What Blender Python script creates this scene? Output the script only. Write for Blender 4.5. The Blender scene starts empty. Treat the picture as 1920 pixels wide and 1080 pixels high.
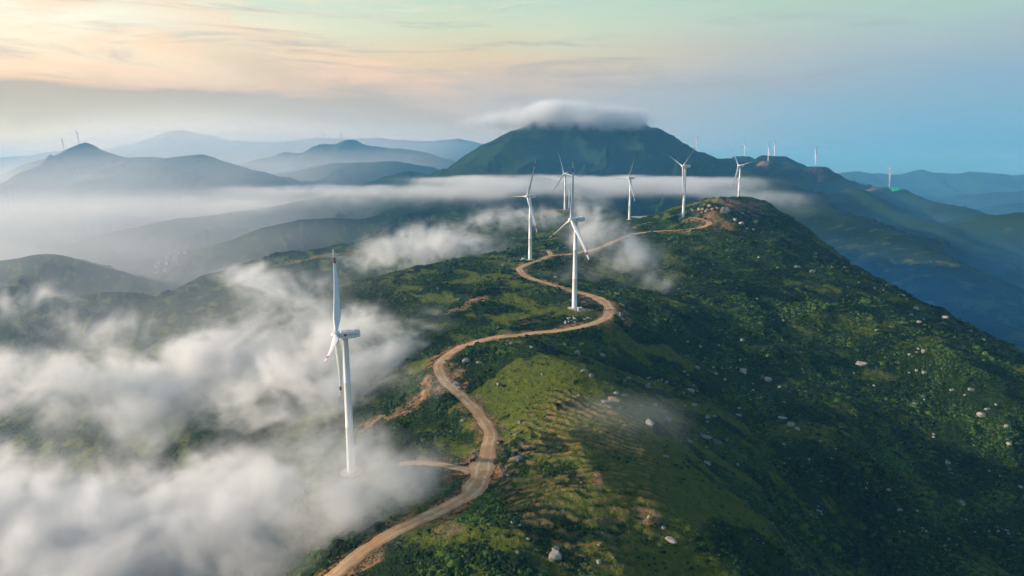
import bpy, json, math, random
import numpy as np
R = math.radians
scene = bpy.context.scene
C = scene.collection
# ================================================================ camera, light, sky, exposure
CAM_Z = 500.0                      # all land heights below are given relative to the camera
cam_d = bpy.data.cameras.new('camera'); cam = bpy.data.objects.new('camera', cam_d); C.objects.link(cam)
cam.location = (0, 0, CAM_Z); cam.rotation_euler = (R(90 - 10.62), 0, 0)
cam_d.sensor_width = 36.0; cam_d.lens = 24.0; cam_d.clip_start = 1.0; cam_d.clip_end = 60000.0
scene.camera = cam
SUN_AZ, SUN_EL = -86.0, 13.0       # degrees from the view direction (left), above the horizon
HAZE_COLOR, HAZE_DENS, FOG_G = (0.16, 0.54, 1.0), 1 / 9500.0, 0.35
sd = Vector = None
from mathutils import Vector, Matrix
s_ = bpy.data.lights.new('sun', 'SUN'); sun = bpy.data.objects.new('sun', s_); C.objects.link(sun)
dvec = Vector((math.sin(R(SUN_AZ)) * math.cos(R(SUN_EL)), math.cos(R(SUN_AZ)) * math.cos(R(SUN_EL)), math.sin(R(SUN_EL))))
sun.rotation_euler = dvec.to_track_quat('Z', 'Y').to_euler(); sun.location = (0, 0, 900)
s_.energy = 5.0; s_.angle = R(1.2); s_.color = (1.0, 0.86, 0.70)
scene.view_settings.view_transform = 'Standard'; scene.view_settings.look = 'None'
scene.view_settings.gamma = 1.0; scene.view_settings.exposure = 0.4
cy = scene.cycles
cy.max_bounces = 8; cy.diffuse_bounces = 2; cy.glossy_bounces = 1; cy.transmission_bounces = 1; cy.transparent_max_bounces = 6
cy.volume_bounces = 4; cy.volume_step_rate = 1.4; cy.volume_max_steps = 512
cy.use_denoising = True; cy.use_adaptive_sampling = True; cy.adaptive_threshold = 0.04
cy.caustics_reflective = False; cy.caustics_refractive = False

class NT:                           # small helper to wire node trees
    def __init__(s, tree): s.t = tree; s.n = tree.nodes; s.l = tree.links
    def node(s, kind, **kw):
        n = s.n.new(kind)
        for k, v in kw.items():
            if k == 'inputs':
                for a, b in v.items(): s.put(n.inputs[a], b)
            else: setattr(n, k, v)
        return n
    def put(s, sock, v):
        if isinstance(v, bpy.types.NodeSocket): s.l.new(v, sock)
        elif v is not None: sock.default_value = v
    def math(s, op, a, b=None, clamp=False):
        n = s.n.new('ShaderNodeMath'); n.operation = op; n.use_clamp = clamp
        s.put(n.inputs[0], a)
        if b is not None: s.put(n.inputs[1], b)
        return n.outputs[0]
    def vmath(s, op, a, b=None):
        n = s.n.new('ShaderNodeVectorMath'); n.operation = op; s.put(n.inputs[0], a)
        if b is not None: s.put(n.inputs[1], b)
        return n.outputs['Value'] if op in ('LENGTH', 'DISTANCE', 'DOT_PRODUCT') else n.outputs[0]
    def rng(s, v, a, b, c=0.0, d=1.0, kind='SMOOTHSTEP'):
        n = s.n.new('ShaderNodeMapRange'); n.interpolation_type = kind
        for i, q in enumerate((v, a, b, c, d)): s.put(n.inputs[i], q)
        return n.outputs[0]
    def mix(s, f, a, b, blend='MIX'):
        n = s.n.new('ShaderNodeMix'); n.data_type = 'RGBA'; n.blend_type = blend
        s.put(n.inputs[0], f)
        for sock, v in ((n.inputs[6], a), (n.inputs[7], b)):
            s.put(sock, v if isinstance(v, bpy.types.NodeSocket) else (*v, 1.0) if len(v) == 3 else v)
        return n.outputs[2]
    def noise(s, vec, scale, detail=4, rough=0.55, dist=0.0):
        n = s.n.new('ShaderNodeTexNoise'); s.put(n.inputs['Vector'], vec)
        n.inputs['Scale'].default_value = scale; n.inputs['Detail'].default_value = detail
        n.inputs['Roughness'].default_value = rough; n.inputs['Distortion'].default_value = dist
        return n.outputs['Fac'] if 'Fac' in n.outputs else n.outputs[0]
    def ramp(s, f, stops):
        n = s.n.new('ShaderNodeValToRGB'); e = n.color_ramp.elements
        while len(e) > 1: e.remove(e[-1])
        for i, (p, c) in enumerate(stops):
            q = e[0] if i == 0 else e.new(p)
            q.position = p; q.color = (*c, 1.0)
        s.put(n.inputs[0], f); return n.outputs[0]
def srgb(r, g, b):
    f = lambda c: (c / 255 / 12.92) if c <= 10 else ((c / 255 + 0.055) / 1.055) ** 2.4
    return (f(r), f(g), f(b))
w = bpy.data.worlds.new('World'); scene.world = w; w.use_nodes = True
T = NT(w.node_tree); T.n.clear()
tc = T.node('ShaderNodeTexCoord'); sep = T.node('ShaderNodeSeparateXYZ', inputs={0: tc.outputs['Generated']})
X, Y, Z = sep.outputs
hor = T.math('SQRT', T.math('ADD', T.math('MULTIPLY', X, X), T.math('MULTIPLY', Y, Y)))
el = T.math('MULTIPLY', T.math('ARCTAN2', Z, hor), 180 / math.pi)          # degrees above the horizon
az = T.math('MULTIPLY', T.math('ARCTAN2', X, Y), 180 / math.pi)            # degrees right of north
cvec = T.node('ShaderNodeCombineXYZ', inputs={0: az, 1: el})
def cloud(rot, sx, sy, off, scale, detail=6, rough=0.6, dist=0.4):
    m = T.node('ShaderNodeMapping', inputs={0: cvec.outputs[0]})
    m.inputs['Rotation'].default_value = (0, 0, R(rot)); m.inputs['Scale'].default_value = (sx, sy, 1); m.inputs['Location'].default_value = off
    return T.noise(m.outputs[0], scale, detail, rough, dist)
wob = T.math('MULTIPLY', T.math('SUBTRACT', cloud(2, .25, 1, (3, 1, 0), .35, 4), .5), 2.6)
e2 = T.math('DIVIDE', T.math('ADD', el, wob), 16.0, clamp=True)
p = lambda y: max(0.0, (math.degrees(math.atan((540 - y) / 1280)) - 10.62) / 16.0)
left = T.ramp(e2, [(p(300), srgb(246, 228, 186)), (p(262), srgb(236, 220, 184)), (p(235), srgb(205, 198, 172)), (p(205), srgb(192, 184, 162)), (p(187), srgb(186, 176, 158)), (p(178), srgb(232, 200, 165)), (p(165), srgb(246, 218, 184)), (p(120), srgb(248, 234, 204)), (p(60), srgb(248, 243, 224)), (p(0), srgb(216, 228, 208))])
mid = T.ramp(e2, [(p(300), srgb(184, 190, 190)), (p(240), srgb(178, 180, 180)), (p(185), srgb(176, 176, 174)), (p(150), srgb(196, 182, 168)), (p(110), srgb(208, 192, 162)), (p(60), srgb(196, 205, 180)), (p(0), srgb(182, 205, 190))])
right = T.ramp(e2, [(p(300), srgb(96, 158, 196)), (p(240), srgb(116, 164, 192)), (p(160), srgb(136, 166, 186)), (p(110), srgb(152, 174, 184)), (p(60), srgb(158, 186, 184)), (p(0), srgb(158, 188, 176))])
fa = T.rng(az, -42, -2); fb = T.rng(az, -6, 34)
low = T.mix(fb, T.mix(fa, left, mid), right)
# streaks of high cloud, warm towards the sun
c1 = T.rng(cloud(-14, .10, .62, (0, 0, 0), .55, 8, .66, 1.0), .46, .66)
c1 = T.math('MULTIPLY', c1, T.math('MULTIPLY', T.rng(el, 4.2, 6.5), T.rng(az, 8, -16)))
low = T.mix(T.math('MULTIPLY', c1, .6), low, srgb(240, 208, 178))
# one long feathered bank that climbs towards the left
dl = T.math('SUBTRACT', el, T.math('SUBTRACT', 11.2, T.math('MULTIPLY', T.math('ADD', az, 26), .27)))
dn = T.math('ADD', dl, T.math('MULTIPLY', T.math('SUBTRACT', cloud(-15, .16, .8, (5, 3, 0), .7, 8, .65, 1.2), .5), 4.2))
bd = T.math('MULTIPLY', T.rng(dn, -2.4, -.1), T.rng(dn, 1.0, .1))
bd = T.math('MULTIPLY', bd, T.math('MULTIPLY', T.rng(az, -34, -25), T.rng(az, 2, -12)))
low = T.mix(T.math('MULTIPLY', bd, .42), low, srgb(238, 200, 170))
bd2 = T.math('MULTIPLY', T.math('MULTIPLY', T.rng(dn, -4.6, -2.6), T.rng(dn, -.9, -2.2)), T.math('MULTIPLY', T.rng(az, -28, -18), T.rng(az, 8, -8)))
low = T.mix(T.math('MULTIPLY', bd2, .30), low, srgb(172, 160, 142))
c2 = T.rng(cloud(-5, .09, .9, (4, 7, 0), .6, 8, .66, .9), .48, .68)
low = T.mix(T.math('MULTIPLY', T.math('MULTIPLY', c2, .5), T.rng(el, 3.0, 6.0)), low, srgb(150, 158, 165))
c3 = T.rng(cloud(4, .12, 1.1, (9, 2, 0), .5, 6, .6, .5), .60, .72)
c3 = T.math('MULTIPLY', c3, T.math('MULTIPLY', T.rng(el, 9.5, 11.5), T.rng(az, 14, 0)))
low = T.mix(T.math('MULTIPLY', c3, .7), low, srgb(255, 228, 200))
sky = T.node('ShaderNodeTexSky', sky_type='NISHITA', sun_disc=False)
sky.sun_elevation = R(SUN_EL); sky.sun_rotation = R(SUN_AZ); sky.altitude = 900; sky.air_density = 1.2; sky.dust_density = 1.5; sky.ozone_density = 2.0
nish = T.mix(1.0, sky.outputs[0], (0.15, 0.15, 0.15), 'MULTIPLY')
col = T.mix(T.rng(el, 12.5, 24), T.mix(1.0, low, (0.95, 0.93, 0.90), 'MULTIPLY'), nish)
bg = T.node('ShaderNodeBackground', inputs={0: col, 1: 1.0})
T.l.new(bg.outputs[0], T.node('ShaderNodeOutputWorld').inputs[0])

# ================================================================ surveyed data of the place (metres)
DATA = {
  'spots': [
   [-75.9, 297.1, -143],
   [45.8, 489.9, -107],
   [18.7, 696.7, -101],
   [220.7, 881.8, -73],
   [183.9, 1071.1, -92],
   [96.4, 1251.2, -89],
   [389.3, 1181.7, -74],
   [62.8, 461, -109],
   [14.1, 439.5, -113],
   [-27.1, 420.1, -115],
   [-44.6, 391.6, -122],
   [-14.9, 329.3, -128],
   [-8.8, 302.9, -131],
   [-15.3, 258.6, -135],
   [-41, 241.1, -138],
   [-62.5, 213.1, -141],
   [249.4, 867.8, -53],
   [290.1, 845.6, -70],
   [299.1, 779.2, -84],
   [310.2, 730.2, -96],
   [327.1, 645.3, -108],
   [345.4, 586, -117],
   [347.4, 514.9, -126],
   [347, 445.4, -135],
   [362.5, 385.9, -150],
   [223.8, 643.7, -100],
   [149, 549.8, -112],
   [223.4, 515.9, -122],
   [227.9, 437.5, -140],
   [264.3, 408, -148],
   [213.3, 343.5, -170],
   [267.8, 339.5, -168],
   [233.5, 288.3, -188],
   [174.6, 394.2, -143],
   [189.4, 355.4, -160],
   [66.3, 431.8, -120],
   [109.1, 418.7, -134],
   [130.9, 358.8, -152],
   [146.5, 321.8, -168],
   [164.5, 299.8, -187],
   [12.4, 384.2, -110],
   [28, 343.7, -110],
   [43.8, 335.3, -113],
   [57.4, 317.8, -118],
   [68.7, 296.5, -123],
   [77.5, 272.6, -130],
   [98.3, 234.7, -142],
   [10.5, 320.5, -119],
   [27.3, 273.3, -123],
   [8.1, 238.8, -129],
   [37.8, 235.1, -127],
   [55.2, 223.4, -131],
   [15.8, 203.9, -133],
   [61.6, 210.1, -138],
   [-70, 409.4, -131],
   [-96, 318.7, -152],
   [-92.6, 287.6, -158],
   [-88.4, 256.7, -165],
   [-67.4, 247.3, -145],
   [-115.7, 553.4, -140],
   [-148.3, 506.2, -162],
   [-174.1, 458, -186],
   [-69.7, 322.1, -145],
   [-136.8, 351.7, -190],
   [-255.2, 460.7, -228],
   [-191.9, 337.3, -220],
   [-563.9, 799.5, -290],
   [-325, 443.4, -260],
   [-596.5, 971.5, -270],
   [-837.2, 1079.4, -300],
   [-408.3, 909.2, -215],
   [-169.6, 666.6, -125],
   [-125.8, 722.4, -118],
   [-64.8, 746.4, -110],
   [-36.3, 767.5, -107],
   [7.7, 646.4, -103],
   [18, 565.3, -106],
   [-44, 499, -118],
   [-22.3, 462.5, -117],
   [44.9, 565.3, -106],
   [79.1, 717.3, -100],
   [153.3, 815.6, -86],
   [208.6, 807.7, -82],
   [114.7, 769.2, -92],
   [160.6, 703, -98],
   [227.5, 743.5, -86],
   [119.9, 630.2, -108],
   [236.8, 1146.3, -94],
   [118.7, 1085.3, -100],
   [33.8, 1080.5, -108],
   [-50.6, 1076, -116],
   [-40.6, 1300, -119.8],
   [-150.6, 1200, -138.8],
   [-235.3, 1150, -151.2],
   [-312.5, 1100, -162.1],
   [-376.1, 1080, -176.4],
   [-434.3, 1050, -201.1],
   [-502, 1030, -222.4],
   [429.6, 1150, -83.6],
   [456.2, 1080, -108],
   [472.1, 1000, -131.5],
   [-929.6, 1830, -328.4],
   [0, 150, -140],
   [100, 150, -160],
   [-100, 120, -160],
   [250, 200, -215],
   [0, 0, -165],
   [-250, 100, -260],
   [350, 0, -280],
   [-220, 880, -190],
   [150, 1750, -125],
   [-200, 1750, -160],
   [0, 1500, -130],
   [450, 1500, -190],
   [600, 1300, -260],
   [600, 700, -300],
   [560, 450, -270],
   [750, 300, -340],
   [900, 800, -400],
   [900, 1400, -380],
   [-400, 250, -330],
   [-700, 500, -380],
   [-900, 1000, -340],
   [-500, 850, -250],
   [-1000, 1800, -380],
   [-500, 1900, -300],
   [0, -500, -250],
   [-500, -300, -380],
   [500, -400, -380],
   [1500, 0, -430],
   [-1500, 0, -430],
   [-1500, 1500, -420],
   [1500, 1800, -420],
   [0, 2300, -180],
   [-800, 2600, -400],
   [700, 2400, -300]],
  'ridges': [
   [
   [
   [-183, 2500, -45.5],
   [-137.6, 2560, -3.9],
   [-66.2, 2620, 39.4],
   [-16.2, 2660, 79.8],
   [24.6, 2690, 108.8],
   [82.1, 2700, 141.2],
   [206.8, 2720, 146.3],
   [372.2, 2720, 146.3],
   [503.1, 2700, 137.2],
   [545.3, 2700, 107.2],
   [592.3, 2720, 71.5],
   [649.2, 2780, 41.8],
   [726.7, 2900, 30.6]],
   0.54,
   12,
   84],
   [[[82.1, 2700, 141.2], [220.3, 2900, 164.6], [549.7, 2950, 149.9]], 0.52, 12, 20],
   [
   [[724.1, 3000, 33.9], [764.1, 3050, 37.9], [819.6, 3100, 32.7], [853.6, 3120, 32.9], [906.1, 3150, 16.6], [930.8, 3150, 7.1], [974.9, 3160, 9.5], [1015.9, 3150, -0], [1061.3, 3140, -7.1]],
   0.42,
   14,
   36],
   [[[1227.8, 3900, -0], [1295.1, 4000, 18.1], [1341.9, 4050, 24.4], [1373.4, 4050, 18.3], [1388.5, 4000, -3]], 0.45, 10, 10],
   [[[1128.3, 3300, -10], [1182.8, 3350, 7.6], [1233.4, 3400, 21.8], [1285.1, 3420, 24.5], [1317, 3420, 18], [1324.8, 3350, -0], [1324.7, 3250, -27], [1300.6, 3100, -42.2]], 0.45, 12, 20],
   [
   [
   [1177.5, 2850, -30.2],
   [1201.6, 2850, -30.2],
   [1258.2, 2880, -26.1],
   [1285.2, 2880, -30.5],
   [1295.2, 2850, -47.5],
   [1300.4, 2800, -70.1],
   [1310.5, 2750, -85.6],
   [1300.4, 2650, -90.6],
   [1301.5, 2550, -96.9],
   [1315.1, 2500, -98.9],
   [1370.1, 2460, -97.3],
   [1374.8, 2400, -104.1],
   [1364.8, 2300, -124.5],
   [1370, 2150, -138],
   [1372, 2100, -144.5],
   [1360, 2050, -153.8],
   [1337, 1950, -152.3],
   [1340.5, 1900, -154.3],
   [1339.9, 1850, -140.2],
   [1338.7, 1800, -136.4],
   [1388.7, 1750, -123.1],
   [1483, 1700, -130.2]],
   0.42,
   14,
   60],
   [
   [
   [813.2, 2400, -36.3],
   [833.1, 2200, -75.2],
   [848.7, 1950, -126.6],
   [831.5, 1750, -134],
   [823.9, 1550, -148.9],
   [823.7, 1400, -161.9],
   [808.8, 1250, -184.2],
   [798.8, 1130, -207.3],
   [818, 1020, -241.2]],
   0.4,
   14,
   40],
   [[[1188.2, 2400, -94.9], [1161.1, 2200, -125.9], [1156, 1950, -164.5], [1151.6, 1750, -188.7], [1088.9, 1500, -221], [1067.5, 1300, -264.8]], 0.42, 14, 60],
   [[[1322.3, 1950, -156.9], [1261.3, 1750, -188.7], [1258.9, 1600, -210.4]], 0.42, 14, 40],
   [
   [
   [4028.2, 9000, -239],
   [4265.8, 9000, -177.3],
   [4367.4, 9000, -150],
   [4519, 9000, -139.7],
   [4611.4, 9000, -163.6],
   [4689, 9000, -177.3],
   [4792.3, 9000, -170.5],
   [4890.8, 9000, -184.2],
   [5064.2, 9000, -184.2],
   [5212.4, 9000, -143.1],
   [5323.7, 9000, -109],
   [5384.2, 9000, -129.5],
   [5463.9, 9000, -160.2],
   [5614.8, 9000, -146.5],
   [5737.6, 9000, -129.5],
   [5859.1, 9000, -160.2],
   [5940.2, 9000, -143.1],
   [6020.4, 9000, -119.2],
   [6113.5, 9000, -143.1],
   [6227.1, 9000, -163.6],
   [6377.4, 9000, -146.5],
   [6570.5, 9000, -139.7],
   [6725.4, 9000, -156.8],
   [7134.3, 9000, -109],
   [7625.6, 9000, -150],
   [8587.6, 9000, -102.2]],
   0.3,
   25,
   70],
   [
   [
   [3397.9, 6000, -329.4],
   [3548.4, 6000, -301.7],
   [3628.5, 6000, -311],
   [3764.5, 6000, -320.2],
   [3928.7, 6000, -292.5],
   [4022.8, 6000, -301.7],
   [4123.4, 6000, -287.9],
   [4228.5, 6000, -274.1],
   [4362, 6000, -264.9],
   [4459.8, 6000, -267.2],
   [4780.6, 6000, -237.3],
   [5294.2, 6000, -255.6]],
   0.34,
   18,
   60],
   [
   [[2747.2, 4300, -335.9], [2851.9, 4300, -315.9], [2943.5, 4300, -299.2], [2995.8, 4300, -289.2], [3057.5, 4300, -275.9], [3100.1, 4300, -269.3], [3206.5, 4300, -265.9], [3437.9, 4300, -249.3]],
   0.36,
   18,
   50],
   [
   [
   [-3505.4, 4200, -143.6],
   [-3244.3, 4200, -134],
   [-3107.9, 4200, -85.9],
   [-2990.3, 4250, -32.1],
   [-2871, 4300, 12.9],
   [-2767.7, 4300, 48.6],
   [-2704.9, 4300, 77.6],
   [-2663.2, 4300, 96.9],
   [-2628.8, 4300, 109.8],
   [-2591.2, 4300, 93.7],
   [-2535.6, 4300, 61.5],
   [-2488.3, 4300, 42.1],
   [-2434.3, 4300, 22.7],
   [-2348.3, 4250, 12.8],
   [-2248.9, 4200, 22.1],
   [-2158.6, 4200, 22.1],
   [-2088.6, 4200, 12.6],
   [-2005.9, 4150, 18.8],
   [-1918, 4100, 27.8],
   [-1839.1, 4100, 30.9],
   [-1740.5, 4050, 12.2],
   [-1598.8, 4000, -21.2],
   [-1441.5, 3900, -59.1],
   [-1256.5, 3700, -101.1],
   [-1169.3, 3600, -136.8]],
   0.36,
   16,
   34],
   [
   [
   [-2412.5, 5800, -96.6],
   [-2231.6, 5750, -26.1],
   [-2119, 5750, 4.3],
   [-1967.4, 5700, 34.3],
   [-1856.2, 5700, 64.4],
   [-1791.2, 5700, 55.8],
   [-1725.6, 5700, 57.9],
   [-1658, 5700, 94.3],
   [-1613.3, 5700, 115.7],
   [-1569, 5700, 128.5],
   [-1516.5, 5700, 132.7],
   [-1438.4, 5700, 126.3],
   [-1385, 5700, 149.8],
   [-1336.3, 5700, 166.8],
   [-1284.3, 5700, 162.6],
   [-1220.3, 5700, 128.5],
   [-1155.8, 5700, 107.1],
   [-1016.3, 5650, 95.6],
   [-921.6, 5600, 92.7],
   [-793.4, 5600, 80.1],
   [-674.6, 5500, 49.7],
   [-497.6, 5400, -0],
   [-399.3, 5300, -32.1],
   [-240.2, 5200, -70.9]],
   0.36,
   16,
   60],
   [[[-1702.7, 4600, -104.6], [-1488.2, 4600, -76.6], [-1259.6, 4550, -34.4], [-967.8, 4500, -6.8], [-683.8, 4450, -13.5], [-440.3, 4400, -60], [-265.3, 4300, -104.3]], 0.36, 20, 50],
   [[[-662.6, 3300, -100.2], [-559.7, 3300, -70], [-521.1, 3300, -56.2], [-488, 3300, -52.5], [-457.7, 3300, -60], [-400.8, 3250, -66.5], [-271.6, 3200, -82.5]], 0.4, 12, 24],
   [[[-739, 6000, -81.8], [-414.8, 6000, -9.1], [-252.9, 6000, 67.7], [-91.9, 6000, 90.3], [183.9, 6000, 67.7]], 0.34, 16, 40],
   [
   [
   [-5908.8, 9500, -0.1],
   [-5528.4, 9500, 142.9],
   [-5228.5, 9500, 228.3],
   [-5063.8, 9500, 278],
   [-4966.7, 9500, 306.4],
   [-4780.7, 9500, 355.9],
   [-4632.6, 9500, 391.2],
   [-4451, 9500, 398.3],
   [-4273.7, 9500, 355.9],
   [-4058.6, 9500, 327.6],
   [-3952.7, 9500, 292.2],
   [-3846.6, 9500, 256.7],
   [-3484.7, 9500, 242.5],
   [-3194.3, 9500, 242.5],
   [-2902.3, 9500, 270.9],
   [-2756, 9500, 292.2],
   [-2610.6, 9500, 299.3],
   [-2249, 9500, 278],
   [-1885.4, 9500, 299.3],
   [-1523.7, 9500, 270.9],
   [-1161.4, 9500, 249.6],
   [-943.2, 9500, 270.9],
   [-725.4, 9500, 285.1],
   [-580.6, 9500, 256.7],
   [-435.7, 9500, 228.3],
   [-145.3, 9500, 199.9],
   [145.4, 9500, 178.6]],
   0.3,
   25,
   60],
   [[[-6979.3, 8200, 61.8], [-6422.5, 8200, -0], [-6040.4, 8200, 30.9], [-5723.4, 8200, 49.4], [-5530.8, 8200, 80.3], [-5402.8, 8200, 98.7], [-5211.4, 8200, 123.4], [-5025.8, 8200, 98.7]], 0.3, 20, 50],
   [
   [
   [71.1, 2300, -78.6],
   [-170.6, 2000, -103.7],
   [-303.3, 1950, -134.2],
   [-384.9, 1900, -148.4],
   [-503.9, 1900, -160.2],
   [-585.6, 1900, -163.2],
   [-665.5, 1850, -182],
   [-739.3, 1850, -202.3],
   [-851, 1850, -237.4],
   [-957.2, 1840, -259.4],
   [-1062.4, 1830, -279.9],
   [-1155.5, 1800, -308.5]],
   0.4,
   16,
   55],
   [
   [[-139, 3000, -86.5], [-358.7, 2900, -103.6], [-795.9, 2850, -156.5], [-1001.2, 2800, -184], [-1199.8, 2750, -214.8], [-1416.5, 2750, -240.5], [-1715.7, 2700, -312.3], [-1879.2, 2650, -369.4]],
   0.36,
   18,
   70],
   [
   [
   [-1305.5, 1420, -243.4],
   [-1132, 1420, -211.5],
   [-1075.1, 1420, -204.7],
   [-1018.3, 1420, -199.1],
   [-962.2, 1420, -198],
   [-918, 1420, -202.5],
   [-852.8, 1420, -220.6],
   [-787.8, 1420, -243.4],
   [-733.7, 1420, -266.3],
   [-701.4, 1420, -284.7]],
   0.42,
   16,
   34],
   [[[-1050.3, 1180, -279], [-905.7, 1180, -259.7], [-846.9, 1180, -242.3], [-808.4, 1180, -235.6], [-741.8, 1180, -228.9], [-676.1, 1180, -228.9], [-621.3, 1180, -245.2]], 0.42, 12, 26]],
  'roads': [
   {'name': 'main', 'half': 3.7, 'pts': [
   [-79.75, 207.65, -151.38],
   [-75.61, 209.42, -148.97],
   [-71.45, 211.17, -146.66],
   [-67.23, 212.37, -144.54],
   [-62.95, 214.58, -142.7],
   [-58.68, 219.95, -141.16],
   [-54.25, 226.26, -139.95],
   [-49.48, 231.82, -139.01],
   [-44.43, 237.1, -138.28],
   [-38.93, 241.93, -137.69],
   [-33.44, 246.43, -137.18],
   [-28.28, 250.73, -136.71],
   [-23.68, 254.72, -136.24],
   [-20.04, 258, -135.78],
   [-17.18, 261.54, -135.31],
   [-15.11, 266.29, -134.83],
   [-13.69, 271.86, -134.34],
   [-12.9, 278.48, -133.82],
   [-12.39, 285.28, -133.25],
   [-11.75, 291.25, -132.63],
   [-11.13, 297.18, -131.94],
   [-10.38, 303.95, -131.22],
   [-10.02, 310.34, -130.49],
   [-10.59, 314.84, -129.78],
   [-11.87, 319.18, -129.09],
   [-13.84, 324.83, -128.43],
   [-16.36, 331.06, -127.77],
   [-19.36, 337.83, -127.12],
   [-22.62, 344.59, -126.48],
   [-25.82, 350.59, -125.85],
   [-29.18, 356.51, -125.23],
   [-33.09, 362.88, -124.62],
   [-36.79, 369.38, -124],
   [-39.59, 375.9, -123.33],
   [-41.72, 382.38, -122.59],
   [-43.37, 388.76, -121.77],
   [-43.94, 394.9, -120.86],
   [-42.57, 400.55, -119.89],
   [-40.13, 406.03, -118.9],
   [-37.12, 411.89, -117.92],
   [-33.71, 417.15, -117.02],
   [-30.37, 420.67, -116.22],
   [-26.66, 423.52, -115.54],
   [-22.19, 426.48, -114.99],
   [-17.3, 429.29, -114.53],
   [-12.22, 432.19, -114.16],
   [-7, 434.46, -113.84],
   [-1.77, 434.83, -113.55],
   [3.5, 435.07, -113.27],
   [8.59, 437.01, -112.98],
   [14.14, 439.21, -112.67],
   [21.03, 440.46, -112.33],
   [28.44, 441.9, -111.96],
   [35.98, 444.54, -111.54],
   [43.17, 447.64, -111.09],
   [49.16, 450.34, -110.6],
   [54.67, 453.94, -110.1],
   [60.45, 459.68, -109.6],
   [65.49, 466.93, -109.12],
   [67.92, 472.67, -108.69],
   [69.76, 479.01, -108.32],
   [71.06, 485.41, -108],
   [71.8, 491.68, -107.72],
   [72.01, 498, -107.47],
   [71.69, 504.37, -107.24],
   [70.81, 510.95, -107.03],
   [69.42, 517.58, -106.85],
   [67.65, 523.81, -106.69],
   [64.38, 532.01, -106.54],
   [60.16, 539.63, -106.42],
   [56.59, 544.39, -106.31],
   [52.57, 549.04, -106.21],
   [48.51, 554.42, -106.1],
   [45.63, 559.31, -105.99],
   [42.78, 564.71, -105.87],
   [39.81, 570.33, -105.72],
   [36.59, 575.89, -105.56],
   [32.87, 581.43, -105.39],
   [28.79, 587.06, -105.2],
   [24.8, 592.61, -105],
   [21.34, 597.91, -104.79],
   [17.7, 604.15, -104.58],
   [14.73, 610.05, -104.35],
   [12.22, 616.86, -104.12],
   [10.49, 623.35, -103.87],
   [8.96, 630.66, -103.61],
   [7.79, 637.87, -103.33],
   [7.13, 644.02, -103.05],
   [7.35, 652.2, -102.76],
   [9.38, 659.42, -102.47],
   [11.9, 665.66, -102.19],
   [15.21, 672.36, -101.92],
   [18.76, 678.89, -101.66],
   [22.43, 684.7, -101.42],
   [26.34, 690.33, -101.19],
   [30.23, 696.82, -100.97],
   [32.97, 703.23, -100.76],
   [35.63, 710.61, -100.55],
   [38.43, 717.49, -100.34],
   [41.55, 722.42, -100.13],
   [48.51, 724.28, -99.9],
   [57.07, 724.51, -99.63],
   [62.44, 726.57, -99.31],
   [68.44, 729.23, -98.92],
   [74.79, 732.66, -98.44],
   [81.21, 737.05, -97.88],
   [85.47, 740.52, -97.24],
   [89.79, 744.36, -96.53],
   [94.17, 748.59, -95.77],
   [98.66, 753.25, -94.96],
   [103.26, 758.35, -94.12],
   [108, 763.91, -93.28],
   [111.72, 768.67, -92.45],
   [115.59, 774.08, -91.65],
   [119.58, 779.91, -90.88],
   [123.61, 785.9, -90.15],
   [127.63, 791.81, -89.46],
   [131.58, 797.41, -88.8],
   [135.41, 802.45, -88.19],
   [139.05, 806.67, -87.62],
   [144.44, 812.04, -87.1],
   [149.46, 816.26, -86.63],
   [154.33, 819.52, -86.21],
   [159.25, 821.99, -85.81],
   [164.46, 823.84, -85.43],
   [171.64, 825.2, -85.01],
   [179.24, 825.36, -84.55],
   [186.62, 824.48, -84.03],
   [193.12, 822.7, -83.44],
   [198.53, 819.4, -82.77],
   [203.2, 814.72, -81.99],
   [207.39, 809.95, -81.07],
   [211.34, 806.34, -79.95],
   [218.47, 802.75, -78.65],
   [224.45, 801.93, -77.2],
   [229.74, 803.75, -75.67],
   [233.42, 807.74, -74.16],
   [234.46, 813.55, -72.78],
   [233.69, 820.57, -71.63],
   [231.27, 827.98, -70.76],
   [228.18, 836.07, -70.21],
   [226.46, 841.92, -69.94],
   [224.79, 848.07, -69.9],
   [223.12, 854.22, -69.97]]},
   {'name': 'spur', 'half': 3, 'pts': [[41.55, 722.42, -100.13], [41.46, 728.9, -99.94], [41.36, 735.52, -99.76], [41.27, 741.86, -99.59], [41.18, 747.47, -99.43], [41, 755.97, -99.28], [40.83, 763.3, -99.14]]},
   {'name': 'track', 'half': 2.6, 'pts': [
   [-12.83, 278.56, -133.82],
   [-15.77, 280.37, -134.44],
   [-18.91, 282.42, -135.04],
   [-22.52, 285.26, -135.63],
   [-26.51, 288.29, -136.2],
   [-30.95, 291.15, -136.76],
   [-35.57, 293.7, -137.31],
   [-40.13, 295.73, -137.85],
   [-44.65, 297.07, -138.38],
   [-49.01, 297.2, -138.91],
   [-53.33, 296.88, -139.44]]}],
  'pads': [
   [-73.6, 292, -140.6, 9],
   [45.8, 490, -107, 8],
   [18.7, 698, -101.2, 8],
   [221, 883, -73.1, 8],
   [185.4, 1080, -92.8, 12],
   [96.1, 1247, -88.7, 12],
   [393, 1193, -74.7, 12],
   [1336.3, 4000, 21.1, 22],
   [1172.3, 3180, -3.6, 22],
   [1290.8, 3420, 18, 22],
   [1259.9, 2880, -27.2, 22],
   [1356.1, 2480, -96.2, 22]],
  'terraces': [[27, 266, 37, 70, 0]],
  'wide_spots': [[68.1, 517.7, 15, 0.85], [-13.8, 273.9, 11, 0.45], [-13, 283.2, 11, 0.35], [69.4, 481.8, 12, 0.3]],
  'turbines': [
   ['a', -73.6, 292, -140.6, -1.745, 0.524],
   ['b', 45.8, 490, -107, -1.902, 1.99],
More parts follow.
